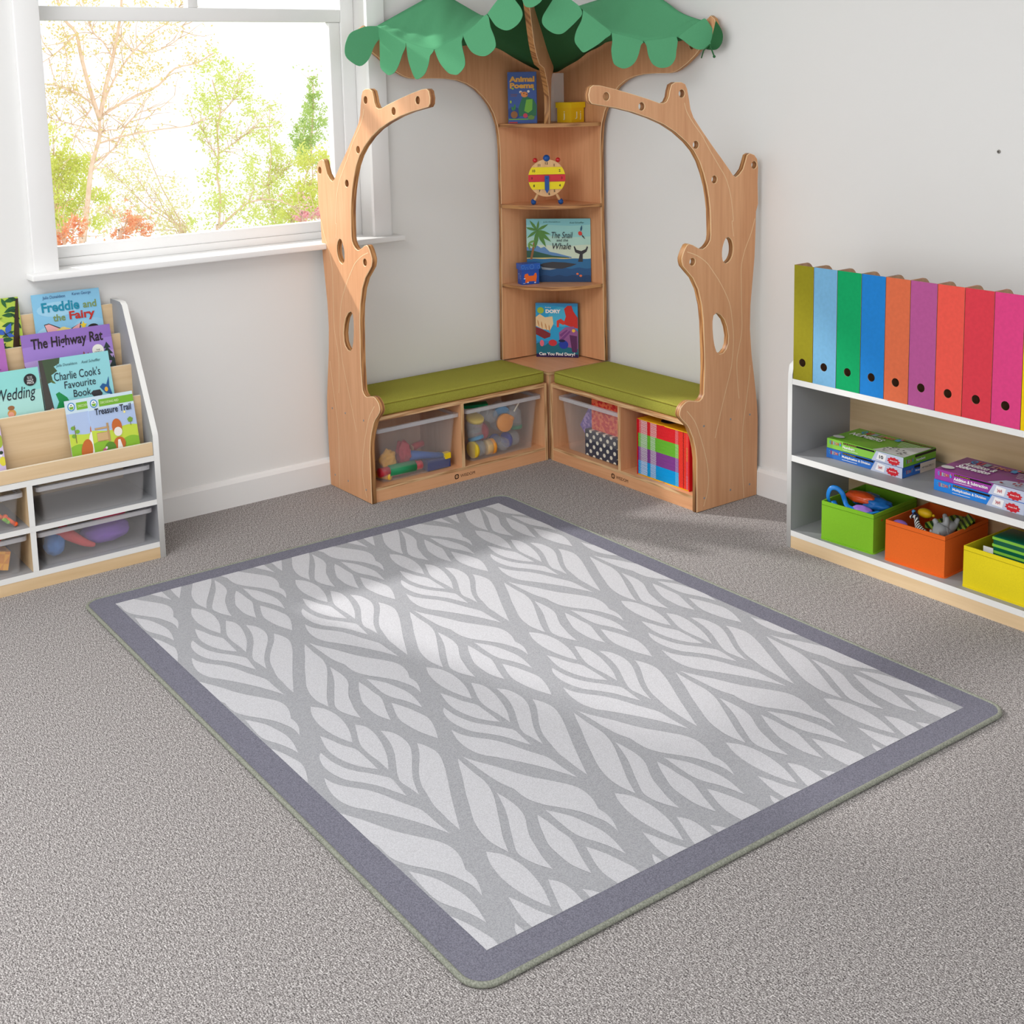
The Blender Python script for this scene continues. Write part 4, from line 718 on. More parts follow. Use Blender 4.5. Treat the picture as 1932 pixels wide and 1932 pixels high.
lbook('pale turquoise picture book with three-line black title and large green patch', -2.1627, .2155, .6568, .1665, .248, .004, (146, 212, 220),
  [((70, 66, 62), [(0, 1), (.1, 1), (.085, .7), (.12, .4), (.11, .25), (0, .25)]), ((66, 84, 60), [(.05, 1), (.3, 1), (.28, .93), (.2, .9), (.24, .84), (.15, .8), (.16, .72), (.08, .7)]), ((90, 110, 60), leafp(.12, .74, .09, -.6)),
   ((232, 160, 150), [(.02, .36), (.1, .4), (.2, .3), (.2, .24), (.05, .24)]), ((26, 140, 76), [(.1, .24), (.14, .36), (.2, .46), (.17, .56), (.22, .58), (.32, .5), (.36, .42), (.5, .38), (.46, .32), (.38, .3), (.44, .24)]), ((18, 104, 56), blob(.27, .28, .09, .05)), ((110, 70, 40), blob(.6, .33, .055, .06)), ((70, 44, 30), blob(.6, .37, .05, .03)),
   ((52, 50, 54), [(.66, .5), (.7, .53), (.8, .53), (.83, .48), (.8, .43), (.72, .43)]), ((232, 170, 150), blob(.77, .38, .055, .07)), ((60, 66, 84), blob(.84, .3, .09, .05)),
   ((36, 92, 150), [(.8, .56), (.85, .6), (.9, .58), (.95, .68), (.94, .56), (.98, .4), (.93, .46), (.87, .48)]), ((236, 180, 60), blob(.89, .52, .025, .03))],
  [('Julia Donaldson', .38, .9, .3, None, (60, 90, 100), 0, .15), ('Axel Scheffler', .73, .905, .28, None, (60, 90, 100), 0, .15), ("Charlie Cook's", .51, .77, .66, .105, ink, 0, .06), ('Favourite', .53, .65, .45, .09, ink, 0, .06), ('Book', .54, .53, .25, .09, ink, 0, .06)], spine=(60, 54, 50), group=GT)
lbook('turquoise picture book with looping wedding title and black round price sticker, second tier', -2.4172, .25, .640, .1735, .232, .004, (142, 214, 210),
  [((170, 220, 214), wavy(0, .7, .01, 1.2)), ((60, 150, 150), wavy(0, .2, .01, 2)), ((90, 130, 60), wavy(0, .16, .02, 2)), ((222, 96, 120), [(.55, .2), (.6, .36), (.7, .38), (.8, .4), (.81, .34), (.7, .31), (.71, .2)]), ((206, 150, 80), blob(.62, .45, .05, .05)), ((150, 100, 60), blob(.62, .52, .04, .03)), ((232, 160, 140), blob(.61, .43, .035, .04)), ((150, 96, 60), leafp(.79, .36, .09, .5, .5)), ((160, 74, 50), [(.86, .36), (.93, .4), (1, .38), (1, .2), (.88, .2)]), ((70, 90, 60), [(.8, .2), (.86, .3), (.9, .2)])],
  [('The Troll', .22, .86, .4, .12, ink, 0, .25), ('Wedding', .70, .67, .46, .20, ink, 0, .3)], group=GT)
bk = [o for o in COL.objects if o.get('label', '').startswith('turquoise picture')][0]
o, u = PLACED[bk['label']]; sticker(o, RL, u, (.221, .196), .0185, (40, 38, 42), [('BUY ONE', .009, .014, .0035, (220, 220, 220)), ('GET ONE', .0045, .014, .0035, (220, 220, 220)), ('HALF', -.002, .018, .006, (240, 240, 240)), ('PRICE', -.0095, .020, .006, (240, 240, 240))], bk, 'round black half price sticker')
def reader(label, y0, ztop, xtop, title, ty):
    g = [((206, 226, 238), rect(0, 1, .45, 1)), ((176, 196, 232), rect(0, 1, .42, .8)), ((196, 216, 70), wavy(0, .48, .02, 1.2, 1.8)), ((140, 190, 50), wavy(0, .3, .03, 1.5)), ((122, 182, 50), rect(.24, 1, .84, .95)), ((60, 140, 200), blob(.13, .9, .08, .065)), ((240, 244, 246), blob(.13, .9, .06, .05)), ((120, 176, 50), [(.08, .9), (.18, .9), (.16, .86), (.1, .86)]), ((30, 30, 34), [(.1, .915), (.16, .915), (.13, .93)])]
    if 'Treasure' in title:
        g += [((176, 138, 96), rect(.07, .38, .5, .53)), ((206, 172, 124), rect(.08, .37, .51, .525)), ((176, 138, 96), rect(.1, .36, .32, .45)), ((206, 172, 124), rect(.1, .355, .33, .445)), ((186, 150, 104), rect(.33, .375, .3, .58)), ((120, 160, 60), blob(.86, .57, .06, .04, amp=.1)), ((90, 70, 40), rect(.855, .865, .48, .54)), ((250, 232, 150), blob(.76, .7, .025, .02)), ((196, 104, 44), blob(.55, .5, .11, .12)), ((236, 230, 224), blob(.56, .42, .09, .07)), ((196, 104, 44), blob(.56, .24, .13, .1)), ((240, 236, 232), [(.53, .3), (.58, .3), (.62, .16), (.5, .16)]), ((90, 140, 40), blob(.35, .2, .12, .09)), ((196, 90, 140), blob(.22, .18, .04, .03)), ((236, 220, 230), blob(.26, .21, .025, .02))]
    else:
        g += [((120, 170, 60), blob(.1, .58, .05, .03)), ((120, 170, 60), blob(.18, .52, .05, .03)), ((120, 170, 60), blob(.1, .46, .05, .03)), ((130, 110, 70), rect(.125, .14, .35, .62)), ((198, 106, 46), blob(.55, .5, .1, .11)), ((240, 236, 232), blob(.52, .3, .13, .2)), ((198, 106, 46), blob(.33, .22, .12, .17, rot=-.4)), ((240, 236, 232), blob(.28, .08, .08, .08))]
    return lbook(label, y0, .1425, ztop, xtop, .2035, .003, (200, 220, 236), g, [('DECODING RED', .47, .895, .4, .035, (226, 240, 190), .01, 0)]+ty, group=GT)
reader('thin early reader with brown and white patches half hidden behind another, front tier', -2.112, .5346, .2225, 'The Sto', [('The', .76, .76, .22, .05, ink, 0, .05), ('Story', .84, .67, .44, .1, ink, .02, .05)])
reader('thin early reader with green banner, wooden fence and treasure title, front tier', -2.0444, .534, .2265, 'Treasure', [('Treasure Trail', .52, .77, .8, .1, ink, .015, .05)])
lbook('pale book with yellow-green drawings, bottom left on the front tier at frame edge', -2.5, .195, .505, .227, .173, .004, (206, 190, 226), [((160, 180, 60), blob(.95, .7, .06, .12)), ((40, 60, 40), blob(.96, .5, .03, .03)), ((220, 210, 60), blob(.97, .35, .05, .08)), ((236, 236, 240), blob(.95, .45, .02))], group=GT)

# ------------------------------------------------------------------ right-hand bookcase
FY = -.2989
rb = thing('open_bookcase', 'low white and maple bookcase with open shelves along the right wall', 'bookcase', (2.0, -.15, 0))
X0, X1 = 1.4949, 2.56
for x, t_ in ((X0, .0169), (X1, .0169)):
    mb = MB(GREYL, WHITE); mb.prism([(-.002, 0), (-.002, .585), (-.03, .6), (FY+.03, .6), (FY+.006, .585), (FY, .555), (FY, 0)], [], lambda u, v, d: (x+d, u, v), t_, 0, 1, back=0); mb.build('side_panel', rb)
def rpart(name, y0, y1, z0, z1, m, f=None):
    mb = MB(m); mb.box(X0+.0169, X1, y0, y1, z0, z1, m, f); mb.build(name, rb)
rpart('plinth', FY+.001, FY+.018, 0, .0389, MAPLE['X'])
for z0, z1 in ((.0389, .0571), (.2814, .3011), (.5261, .5436)): rpart('shelf_board', FY+.0005, -.006, z0, z1, GREYL, {'-y': WHITE})
rpart('back_panel', -.0185, -.006, .0389, .5261, MAPLE['X'])
# magazine files
FX = [1.5125, 1.5885, 1.6765, 1.7634, 1.8472, 1.9298, 2.0164, 2.1012, 2.1893, 2.2752, 2.361]
FC = [('olive', (150, 142, 36)), ('sky blue', (122, 178, 216)), ('emerald green', (22, 164, 100)), ('royal blue', (38, 130, 208)), ('burnt orange', (222, 112, 76)), ('mauve', (184, 90, 150)), ('coral red', (240, 92, 80)), ('crimson', (222, 66, 80)), ('hot pink', (226, 72, 134)), ('yellow', (244, 206, 20))]
KR = noisy('kraft_board', rgb(178, 140, 112), rgb(196, 160, 130), 60)
nm_after = ['at the left end of the row', None, None, None, None, None, None, None, None, 'at the right edge of the frame']
for i, (cn, c) in enumerate(FC):
    a, b = FX[i]+.0008, FX[i+1]-.0012; yf, yb, z0 = FY+.002, FY+.25, .5436; zt = .8985-z0
    t = thing('magazine_file', '%s cardboard magazine file with finger hole%s' % (cn, ', '+nm_after[i] if nm_after[i] else ' between the %s and %s ones' % (FC[i-1][0], FC[i+1][0])), 'file box', ((a+b)/2, (yf+yb)/2, z0), 'rainbow magazine files on the bookcase')
    card = noisy('file_card_%d' % i, rgb(*[q*.97 for q in c]), rgb(*c), 90, rough=.85, spec=.1)
    top = [(0, zt), (.058, zt), (.066, zt-.002), (.074, zt-.007), (.082, zt-.016), (.092, zt-.032), (.105, zt-.055), (.125, zt-.082), (.16, zt-.105), (yb-yf, zt-.13)]
    mb = MB(card, KR)                                # front with a round finger hole
    mb.prism([(a, z0), (b, z0), (b, z0+zt), (a, z0+zt)], [circle((a+b)/2-.002, .5995, .0125, 24)], lambda u, v, d: (u, yf+d, v), .0018, 0, 1, back=1); mb.build('front', t)
    for xx, dirx in ((a, 1), (b, -1)):
        mb = MB(card, KR)
        o = [(yf+.0018, z0)]+[(yb, z0)]+[(yf+max(p, .0018), z0+q) for p, q in top[::-1]]
        mb.prism(o, [], lambda u, v, d: (xx+dirx*d, u, v), .0018, 0, 1, back=1); mb.build('side', t)
    mb = MB(KR); mb.box(a+.0018, b-.0018, yf+.0018, yb, z0, z0+.002); mb.box(a+.0018, b-.0018, yb-.002, yb, z0, z0+zt-.13); mb.build('base', t)
# board games
def game(label, o, ang, w, d, h, body, top, side, z):
    ca, sa = math.cos(ang), math.sin(ang); r = V((ca, sa, 0)); bk_ = V((-sa, ca, 0)); u = V((0, 0, 1)); o = V((o[0], o[1], z))
    t = thing('board_game', label, 'board game', tuple(o+r*w/2+bk_*d/2), 'maths board games on the middle shelf')
    mb = MB(plain(*body, .3, .5)); bm = bmesh.new(); bmesh.ops.create_cube(bm, size=1)
    for v in bm.verts: v.co = o+r*(w*(v.co.x+.5))+bk_*(d*(v.co.y+.5))+u*(h*(v.co.z+.5))
    bmesh.ops.bevel(bm, geom=bm.edges[:], offset=.0012, segments=2, affect='EDGES'); mb.bm(bm); mb.build('box', t)
    PT = lambda k: (lambda a, b: o+r*(a*w)+bk_*(b*d)+u*(h+.0003+.0002*k))
    PF = lambda k: (lambda a, b: o+r*(a*w)+u*(b*h)-bk_*(.0003+.0002*k))
    PE = lambda k: (lambda a, b: o+r*(w+.0003+.0002*k)+bk_*(a*d)+u*(b*h))
    for nm, P, spec_ in (('lid_lettering', PT, top), ('front_lettering', PF, side[0]), ('end_lettering', PE, side[1])):
        mb = MB()
        for k, it in enumerate(spec_):
            if isinstance(it[0], str): mb.text(it[0], P(k+1), it[3], it[4], plain(*it[5], .4), it[6] if len(it) > 6 else .02, it[7] if len(it) > 7 else 0, (it[1], it[2]))
            else: mb.flat(P(k), it[1], plain(*it[0], .35))
        mb.build(nm, t)
    return t
wht, blk, yel, red = (244, 244, 244), (20, 18, 22), (232, 200, 90), (206, 40, 52)
def quiz(x0, x1, y, h):
    w_ = (x1-x0)/6; cs = [(70, 160, 214), (216, 70, 80), (150, 170, 176), (196, 150, 150), (222, 140, 110), (206, 110, 90)]
    return [(c, x0+w_*(i+.5), y, w_*.86, h*(1.0-.08*i), cs[i], .05) for i, c in enumerate('QUIZMO')]+[((70, 160, 214), blob(x1+w_*.6, y+h*.1, w_*.5, h*.5, amp=.15)), ((230, 90, 90), blob(x1+w_*.9, y+h*.4, w_*.25, h*.2))]
def ftop(title, lines):
    o = [((216, 216, 214), [(.6, 0), (1, 0), (1, .95), (.74, .40), (.66, .36)])] if lines != 2 else [((190, 200, 222), [(.58, 0), (1, 0), (1, .6), (.8, .36), (.68, .3)])]
    o += [(blk, rect(.56, 1, .86, .94)), ('The #1 educational bingo game', .78, .9, .4, .045, yel, .01)]
    o += quiz(.12, .56, .8, .2)+[((206, 206, 204), blob(.08, .18, .07, .09))]
    for i, s in enumerate(title): o.append((s, .3+.0*i, (.55 if len(title) == 1 else .58)-.2*i, .42 if len(title) == 1 else .36, .18, wht, .03, .12))
    for i in range(4): o.append((wht, rect(.66+.02*i, .9, .74-.085*i, .755-.085*i)))
    rnd = random.Random(len(title))
    for i in range(14):
        q = (rnd.uniform(.7, .97), rnd.uniform(.04, .36)); o.append(((90, 90, 96) if lines != 2 else (170, 40, 56), blob(q[0], q[1], .012, .03)))
    return o
def fside(title, lite, beans):
    o = [(lite, rect(.0, .64, .02, .98)), (blk, rect(.22, .63, .74, .92)), ('The #1 educational game', .31, .83, .17, .1, yel, .01)]+quiz(.035, .17, .62, .4)
    o += [(title, .22+min(.375, .0225*len(title))/2, .5, min(.375, .0225*len(title)), .3, wht, .03), (wht, rect(.22, .42, .2, .24))]
    o += [((196, 204, 226), [(.6, 0), (1, 0), (1, 1), (.66, 1)]), ((244, 244, 246), [(.66, .2), (.77, .12), (.79, .8), (.69, .9)])]
    o += [(red, blob(.88, .4, .075, .36, n=40, amp=.12, k=10)), ('Ages 5-8', .88, .42, .09, .16, wht, .02), ('10' if not beans else '3+6=9', .725, .5, .05, .34, blk if not beans else (196, 60, 70), .02)]
    return o
def fend(title, lite, paper):
    o = [(lite, rect(0, 1, .03, .55)), (blk, rect(.34, 1, .66, .9))]+quiz(.06, .24, .5, .4)+[(title, .5, .42, .28, .26, wht, .02)]
    if paper: o += [((226, 214, 196), rect(.5, .98, .02, .98)), ('MP MULTIPLY 1', .74, .5, .36, .18, (90, 80, 70), 0)]
    return o
game('blue maths board game under the green one on the middle shelf', (1.5958, -.2352), -.008, .2805, .156, .0312, (36, 92, 176), [], [fside('Multiplication & Division', (52, 112, 196), 1), fend('Multiplication', (52, 112, 196), 1)], .3011)
game('lime green maths board game topmost of the left stack, with a tumbling title', (1.5985, -.2362), .008, .278, .156, .0312, (112, 176, 44), ftop(['NUMBERS'], 1), [fside('Numbers', (140, 204, 76), 0), fend('Numbers', (112, 176, 44), 0)], .3326)
game('bright blue maths board game under the purple one on the middle shelf', (1.9918, -.2526), -.008, .2805, .156, .0322, (30, 120, 214), [], [fside('Multiplication & Division', (40, 132, 222), 1), fend('Multiplication', (40, 132, 222), 0)], .3011)
game('purple maths board game topmost of the right stack', (1.9945, -.2535), .012, .2795, .156, .0312, (134, 58, 130), ftop(['Addition &', 'Subtraction'], 2), [fside('Addition & Subtraction', (158, 60, 160), 1), fend('Addition', (158, 60, 160), 0)], .3336)
# fabric bins
def bin_(label, c, x0, x1, y0, y1, h, ang):
    z0 = .0571; cx, cy = (x0+x1)/2, (y0+y1)/2; R = Matrix.Rotation(ang, 4, 'Z')
    t = thing('fabric_bin', label, 'storage bin', (cx, cy, z0), 'fabric bins on the bottom shelf')
    w_, d_ = (x1-x0)/2, (y1-y0)/2; f = fabric('bin_felt_%d_%d' % c[:2], rgb(*c), 600, .9, .2)
    Q = lambda x, y, z: V((cx, cy, z0))+R @ V((x, y, z))
    mb = MB(f); n = 10
    def ring(i, z, b=0):
        o = []
        for (xa, ya), (xb, yb) in (((-1, -1), (1, -1)), ((1, -1), (1, 1)), ((1, 1), (-1, 1)), ((-1, 1), (-1, -1))):
            for k in range(n):
                s_ = k/n; x, y = xa+(xb-xa)*s_, ya+(yb-ya)*s_; bow = b*math.sin(math.pi*s_)
                nx, ny = (0, ya) if ya == yb else (xa, 0)
                o.append(Q(x*(w_-i)+nx*bow, y*(d_-i)+ny*bow, z))
        return o
    L = [ring(0, .004), ring(0, h*.5, .0015), ring(0, h, 0), ring(.0035, h, 0), ring(.0035, h*.5, .0015), ring(.0035, .006)]
    m_ = 4*n; mb.add([q for l in L for q in l], [(i+k*m_, (i+1) % m_+k*m_, (i+1) % m_+(k+1)*m_, i+(k+1)*m_) for k in range(5) for i in range(m_)]+[tuple(range(5*m_, 6*m_))], 0); wl = mb.build('walls', t)
    mb = MB(f); mb.prism(rr(-w_-.004, w_+.004, -d_-.004, d_+.004, .012, 4), [], lambda u, v, d: Q(u, v, .004-d), .004); mb.build('base', t)
    mb = MB(fabric('bin_seam_%d_%d' % c[:2], rgb(*[q*.8 for q in c]), 600)); mb.tube([q+V((0, 0, -.012)) for q in ring(-.0004, h, .0004)], .0007, n=4, closed=True); mb.build('hem_stitching', wl)
    return Q
QG = bin_('lime green fabric bin holding blue strappy toys, left end of bottom shelf', (136, 196, 50), 1.613, 1.797, -.278, -.05, .1215, .06)
QO = bin_('orange fabric bin of toy animals, middle of bottom shelf', (236, 110, 44), 1.8457, 2.040, -.273, -.05, .1225, .04)
QY = bin_('yellow fabric bin with a striped green tin, right end of bottom shelf', (234, 214, 38), 2.107, 2.302, -.2735, -.05, .1175, .0)
# ------------------------------------------------------------------ things in the fabric bins
def solo(name, label, cat, mb, loc, group=None, part='body'):
    t = thing(name, label, cat, loc, group); mb.build(part, t); return t
BLU = plain(22, 128, 214, .35, .5)
GBIN = 'soft toys in the lime green bin'
def strap(pts, wd, m, name='strap'):
    mb = MB(m); mb.tube(smooth_path(pts, 6), wd, n=8, squash=.35); return mb
hb = thing('toy_harness', 'blue strappy toy with a tall loop over the left rim of the lime bin', 'toy', tuple(QG(-.05, -.04, .10)), GBIN)
strap([QG(-.080, -.075, .09), QG(-.083, -.095, .128), QG(-.075, -.096, .158), QG(-.058, -.088, .163), QG(-.042, -.08, .148), QG(-.036, -.075, .125), QG(-.022, -.08, .112), QG(.002, -.078, .108)], .0075, BLU).build('loop', hb)
strap([QG(-.07, -.085, .118), QG(-.04, -.102, .104), QG(-.012, -.098, .112), QG(.004, -.102, .108), QG(.02, -.09, .104)], .0085, BLU).build('strap', hb)
mb = MB(BLU); mb.lump(QG(-.03, .02, .112), .035, 0, (1.1, 1.4, .45), 3, .15); mb.build('pad', hb)
mb = MB(plain(214, 80, 28, .32, .6)); mb.lump(QG(-.012, -.02, .128), .05, 0, (1.1, .55, .34), 5, .16)
solo('toy_cushion', 'shiny orange padded toy lying across the lime bin', 'toy', mb, tuple(QG(-.01, -.02, .11)), GBIN)
mb = MB(plain(150, 112, 200, .4, .4)); mb.lump(QG(.022, -.068, .104), .037, 0, (1.0, .55, .48), 8, .12)
solo('toy_ball', 'purple soft toy at the front of the lime bin', 'toy', mb, tuple(QG(.02, -.07, .09)), GBIN)
hb = thing('toy_harness', 'blue looped strap lying on the front rim of the lime bin', 'toy', tuple(QG(.05, -.08, .1)), GBIN)
strap([QG(.0, -.1, .103), QG(.03, -.106, .103), QG(.06, -.096, .112), QG(.077, -.078, .118), QG(.076, -.066, .115), QG(.06, -.07, .11), QG(.042, -.085, .106), QG(.028, -.09, .098)], .0085, BLU).build('strap', hb)
mb = MB(plain(30, 104, 178, .4)); mb.lump(QG(.04, -.015, .118), .042, 0, (1.1, .8, .45), 12, .2); mb.build('pad', hb)
mb = MB(plain(200, 30, 40, .4)); mb.lump(QG(.055, -.07, .095), .03, 0, (1.2, .6, .5), 14, .15)
solo('toy_ball', 'small red soft toy under the blue loop in the lime bin', 'toy', mb, tuple(QG(.055, -.07, .085)), GBIN)
GO = 'toys in the orange bin'
# toy animals: one skinned body each
def skin(name, nodes, edges, mat, parent, sub=2):
    me = bpy.data.meshes.new(name); l0 = parent_loc(parent)
    me.from_pydata([tuple(V(q)-l0) for q, r in nodes], edges, []); me.materials.append(mat)
    o = bpy.data.objects.new(name, me); COL.objects.link(o); o.parent = parent
    m = o.modifiers.new('skin', 'SKIN'); m.use_smooth_shade = True
    for i, (q, r) in enumerate(nodes): me.skin_vertices[0].data[i].radius = (r, r)
    me.skin_vertices[0].data[0].use_root = True
    s_ = o.modifiers.new('sub', 'SUBSURF'); s_.levels = sub; s_.render_levels = sub
    return o
def stripes(name, a, b, scale, ax='X', dist=1.5):
    m, t, bs = nt(name); wv = N(t, 'ShaderNodeTexWave'); wv.bands_direction = ax; wv.inputs['Scale'].default_value = scale; wv.inputs['Distortion'].default_value = dist; wv.inputs['Detail'].default_value = 1
    t.links.new(coords(t), wv.inputs['Vector']); t.links.new(ramp(t, wv.outputs[0], [(.45, a), (.55, b)]), bs.inputs['Base Color']); bs.inputs['Roughness'].default_value = .4; return m
zb = thing('toy_zebra', 'black and white striped toy zebra lying at the front of the orange bin', 'toy animal', tuple(QO(-.01, -.075, .095)), GO)
K = lambda x, y, z: QO(x, y, z)
skin('body', [(K(-.005, -.078, .108), .011), (K(.02, -.09, .103), .012), (K(-.022, -.066, .116), .009), (K(-.034, -.054, .128), .007), (K(-.040, -.058, .136), .0065), (K(-.044, -.070, .132), .005), (K(-.012, -.09, .092), .004), (K(-.014, -.096, .075), .003), (K(.028, -.1, .088), .004), (K(.03, -.104, .07), .003), (K(-.004, -.07, .09), .004), (K(-.004, -.066, .074), .003), (K(.03, -.08, .088), .004), (K(.034, -.078, .072), .003), (K(.036, -.096, .108), .002)],
     [(0, 1), (0, 2), (2, 3), (3, 4), (4, 5), (0, 6), (6, 7), (1, 8), (8, 9), (0, 10), (10, 11), (1, 12), (12, 13), (1, 14)], stripes('zebra_stripes', rgb(30, 28, 30), rgb(236, 234, 230), 42), zb)
mb = MB(plain(30, 28, 30)); mb.tube([K(-.02, -.062, .128), K(-.03, -.05, .138), K(-.038, -.052, .144)], .0022, n=6); mb.build('mane', zb)
for dy in (-.003, .003):
    mb = MB(plain(30, 28, 30)); mb.ball(K(-.038, -.055+dy, .144), .0022, 0, (1, 1, 2), u=8, w=6); mb.build('ear', zb)
el = thing('toy_hippo', 'grey toy animal lying on its back with raised legs in the orange bin', 'toy animal', tuple(QO(.05, -.05, .09)), GO)
skin('body', [(K(.05, -.06, .110), .021), (K(.058, -.03, .118), .020), (K(.048, -.085, .104), .013), (K(.044, -.1, .100), .010), (K(.034, -.055, .130), .0085), (K(.022, -.052, .142), .007), (K(.06, -.045, .138), .008), (K(.056, -.04, .155), .007), (K(.044, -.025, .138), .008), (K(.034, -.018, .152), .0065), (K(.07, -.015, .13), .008), (K(.072, -.006, .146), .0065)],
     [(0, 1), (0, 2), (2, 3), (0, 4), (4, 5), (0, 6), (6, 7), (1, 8), (8, 9), (1, 10), (10, 11)], plain(158, 160, 162, .45), el)
for dx in (-.012, .012):
    mb = MB(plain(170, 168, 166, .45)); mb.ball(K(.046+dx, -.084, .115), .0045, 0, (1, .6, 1.2), u=10, w=8); mb.build('ear', el)
mb = MB(plain(228, 182, 20, .35)); mb.ball(K(-.028, -.018, .137), .0175, 0, (1.35, .85, .8)); mb.ball(K(-.003, -.015, .135), .006, 0, (1, .7, .7), u=8, w=6)
solo('toy_lemon', 'yellow toy lemon on top in the orange bin', 'toy', mb, tuple(QO(-.02, -.02, .12)), GO)
mb = MB(plain(150, 106, 190, .3, .6)); mb.ball(K(-.066, -.085, .110), .019, 0, (1.25, .85, .62))
solo('toy_fish', 'shiny purple rounded toy in the left front corner of the orange bin', 'toy', mb, tuple(QO(-.06, -.08, .1)), GO)
mb = MB(plain(40, 60, 130, .35)); mb.ball(K(-.052, -.035, .128), .0085); mb.ball(K(-.058, -.03, .137), .006, plain(80, 150, 210, .35))
solo('toy_bird', 'small blue toy bird beside the yellow toy lemon in the orange bin', 'toy', mb, tuple(QO(-.05, -.035, .11)), GO)
GST = stripes('green_stripes', rgb(28, 66, 30), rgb(150, 176, 60), 26, 'DIAGONAL', .2)
mb = MB(GST); mb.obox(K(-.02, -.03, .098), QO(.04, -.02, .098)-QO(-.02, -.03, .098), QO(.02, .06, .110)-QO(-.02, -.03, .098), V((0, 0, .016)))
solo('striped_board', 'dark green board with lime stripes under the grey toy in the orange bin', 'toy', mb, tuple(QO(0, 0, .09)), GO)
mb = MB(GST); mb.obox(K(.05, .01, .10), QO(.09, -.03, .105)-QO(.05, .01, .10), QO(.07, .05, .135)-QO(.05, .01, .10), V((0, 0, .01)))
solo('striped_board', 'dark green lime-striped board leaning behind the grey toy in the orange bin', 'toy', mb, tuple(QO(.06, .02, .09)), GO)
mb = MB(plain(236, 196, 30, .4)); mb.ball(K(.045, -.104, .102), .009, 0, (1.2, .7, .7))
solo('toy_duck', 'tiny yellow toy under the grey toy at the front rim of the orange bin', 'toy', mb, tuple(QO(.045, -.1, .09)), GO)
GY = 'things in the yellow bin'
mb = MB(plain(4, 92, 68, .3), plain(140, 206, 70, .3)); q = [QY(-.036, -.072, .02), QY(.09, -.072, .02), QY(-.036, .02, .02)]
t = thing('striped_tin', 'dark green tin with lime stripes standing in the yellow bin', 'tin', tuple(QY(.03, -.03, .02)), GY)
mb.rbox(q[0].x, q[1].x, q[0].y, q[2].y, q[0].z, q[0].z+.135, .006, 0); mb.build('body', t)
mb = MB(plain(140, 206, 70, .3))
for z in (.03, .05, .068, .086, .104, .124): mb.box(q[0].x-.0004, q[1].x+.0004, q[0].y-.0004, q[2].y, q[0].z+z, q[0].z+z+.0075)
mb.build('stripe', t)
mb = MB(plain(238, 238, 238, .5)); o = QY(-.062, -.074, .03); mb.box(o.x, o.x+.03, o.y, o.y+.0015, o.z, o.z+.088)
solo('card', 'small white card beside the striped tin in the yellow bin', 'card', mb, tuple(QY(-.05, -.07, .03)), GY)
CHK = None
def checker(name, a, b, scale):
    m, t, bs = nt(name); c = N(t, 'ShaderNodeTexChecker'); c.inputs['Scale'].default_value = scale; c.inputs['Color1'].default_value = a; c.inputs['Color2'].default_value = b
    t.links.new(coords(t, (1, 1, 1), (.3, .2, .4)), c.inputs['Vector']); t.links.new(c.outputs[0], bs.inputs['Base Color']); bs.inputs['Roughness'].default_value = .7; return m
mb = MB(checker('blue_check', rgb(36, 84, 140), rgb(20, 50, 96), 60)); mb.lump(QY(.06, .055, .125), .05, 0, (1.1, .7, .5), 21, .15)
solo('chequered_cloth', 'folded blue chequered cloth behind the striped tin in the yellow bin', 'cloth', mb, tuple(QY(.06, .055, .09)), GY)

# ------------------------------------------------------------------ left bench, tray of wooden toys
def cyl(mb, a, b, r, m, n=20, r1=None): mb.tube([V(a), V(b)], r, m, n, r1); return mb
GT1 = 'wooden toys in the left bench tray'
RED, BLUE, YEL, GRN = plain(196, 44, 60, .4), plain(40, 96, 176, .4), plain(240, 196, 40, .4), plain(34, 140, 90, .4)
T = lambda a, d, z: ML(a, d, z)
mb = MB(plain(222, 164, 60, .8)); mb.lump(T(.985, .225, .125), .038, 0, (.5, .8, .95), 31, .3)
solo('cloth', 'crumpled yellow cloth at the left of the wooden toy tray', 'cloth', mb, tuple(T(.985, .22, .09)), GT1)
mb = MB(plain(176, 44, 66, .8)); mb.lump(T(.912, .215, .132), .036, 0, (.7, .7, 1.25), 33, .3)
solo('cloth', 'bunched dark red cloth standing up in the wooden toy tray', 'cloth', mb, tuple(T(.915, .2, .09)), GT1)
t = thing('toy_skittle', 'blue wooden cone with a yellow cube at its tip in the toy tray', 'toy', tuple(T(.83, .22, .1)), GT1)
mb = MB(BLUE); mb.tube([T(.890, .215, .117), T(.850, .222, .114), T(.76, .245, .100)], .021, 0, 20, .010); mb.build('cone', t)
mb = MB(plain(250, 214, 30, .35)); o = T(.737, .240, .090); mb.obox(o, T(.761, .243, .090)-o, T(.735, .262, .090)-o, V((0, 0, .021))); mb.build('cube', t)
for i, (a, b, lab) in enumerate(((T(.782, .14, .128), T(.835, .15, .122), 'red wooden cylinder with bare end at the back of the toy tray'), (T(.845, .12, .11), T(.865, .18, .116), 'second red wooden cylinder, end-on, at the back of the toy tray'))):
    t = thing('toy_cylinder', lab, 'toy block', tuple(b), GT1); mb = MB(RED); cyl(mb, a, b, .013, 0); mb.build('body', t)
    mb = MB(plain(222, 170, 130, .6)); d_ = (V(b)-V(a)).normalized(); cyl(mb, V(b), V(b)+d_*.001, .0125, 0); mb.build('end_face', t)
t = thing('toy_roller', 'green wooden roller with red ends lying in the toy tray', 'toy', tuple(T(.93, .24, .08)), GT1)
mb = MB(GRN); cyl(mb, T(.885, .243, .085), T(.993, .243, .088), .021, 0); mb.build('barrel', t)
for a, b in ((T(.855, .243, .084), T(.885, .243, .085)), (T(.993, .243, .088), T(1.032, .243, .089))):
    mb = MB(RED); cyl(mb, a, b, .0165, 0); mb.build('end_cap', t)
t = thing('toy_cylinder', 'yellow wooden cylinder at the bottom left of the toy tray', 'toy block', tuple(T(1.01, .24, .06)), GT1)
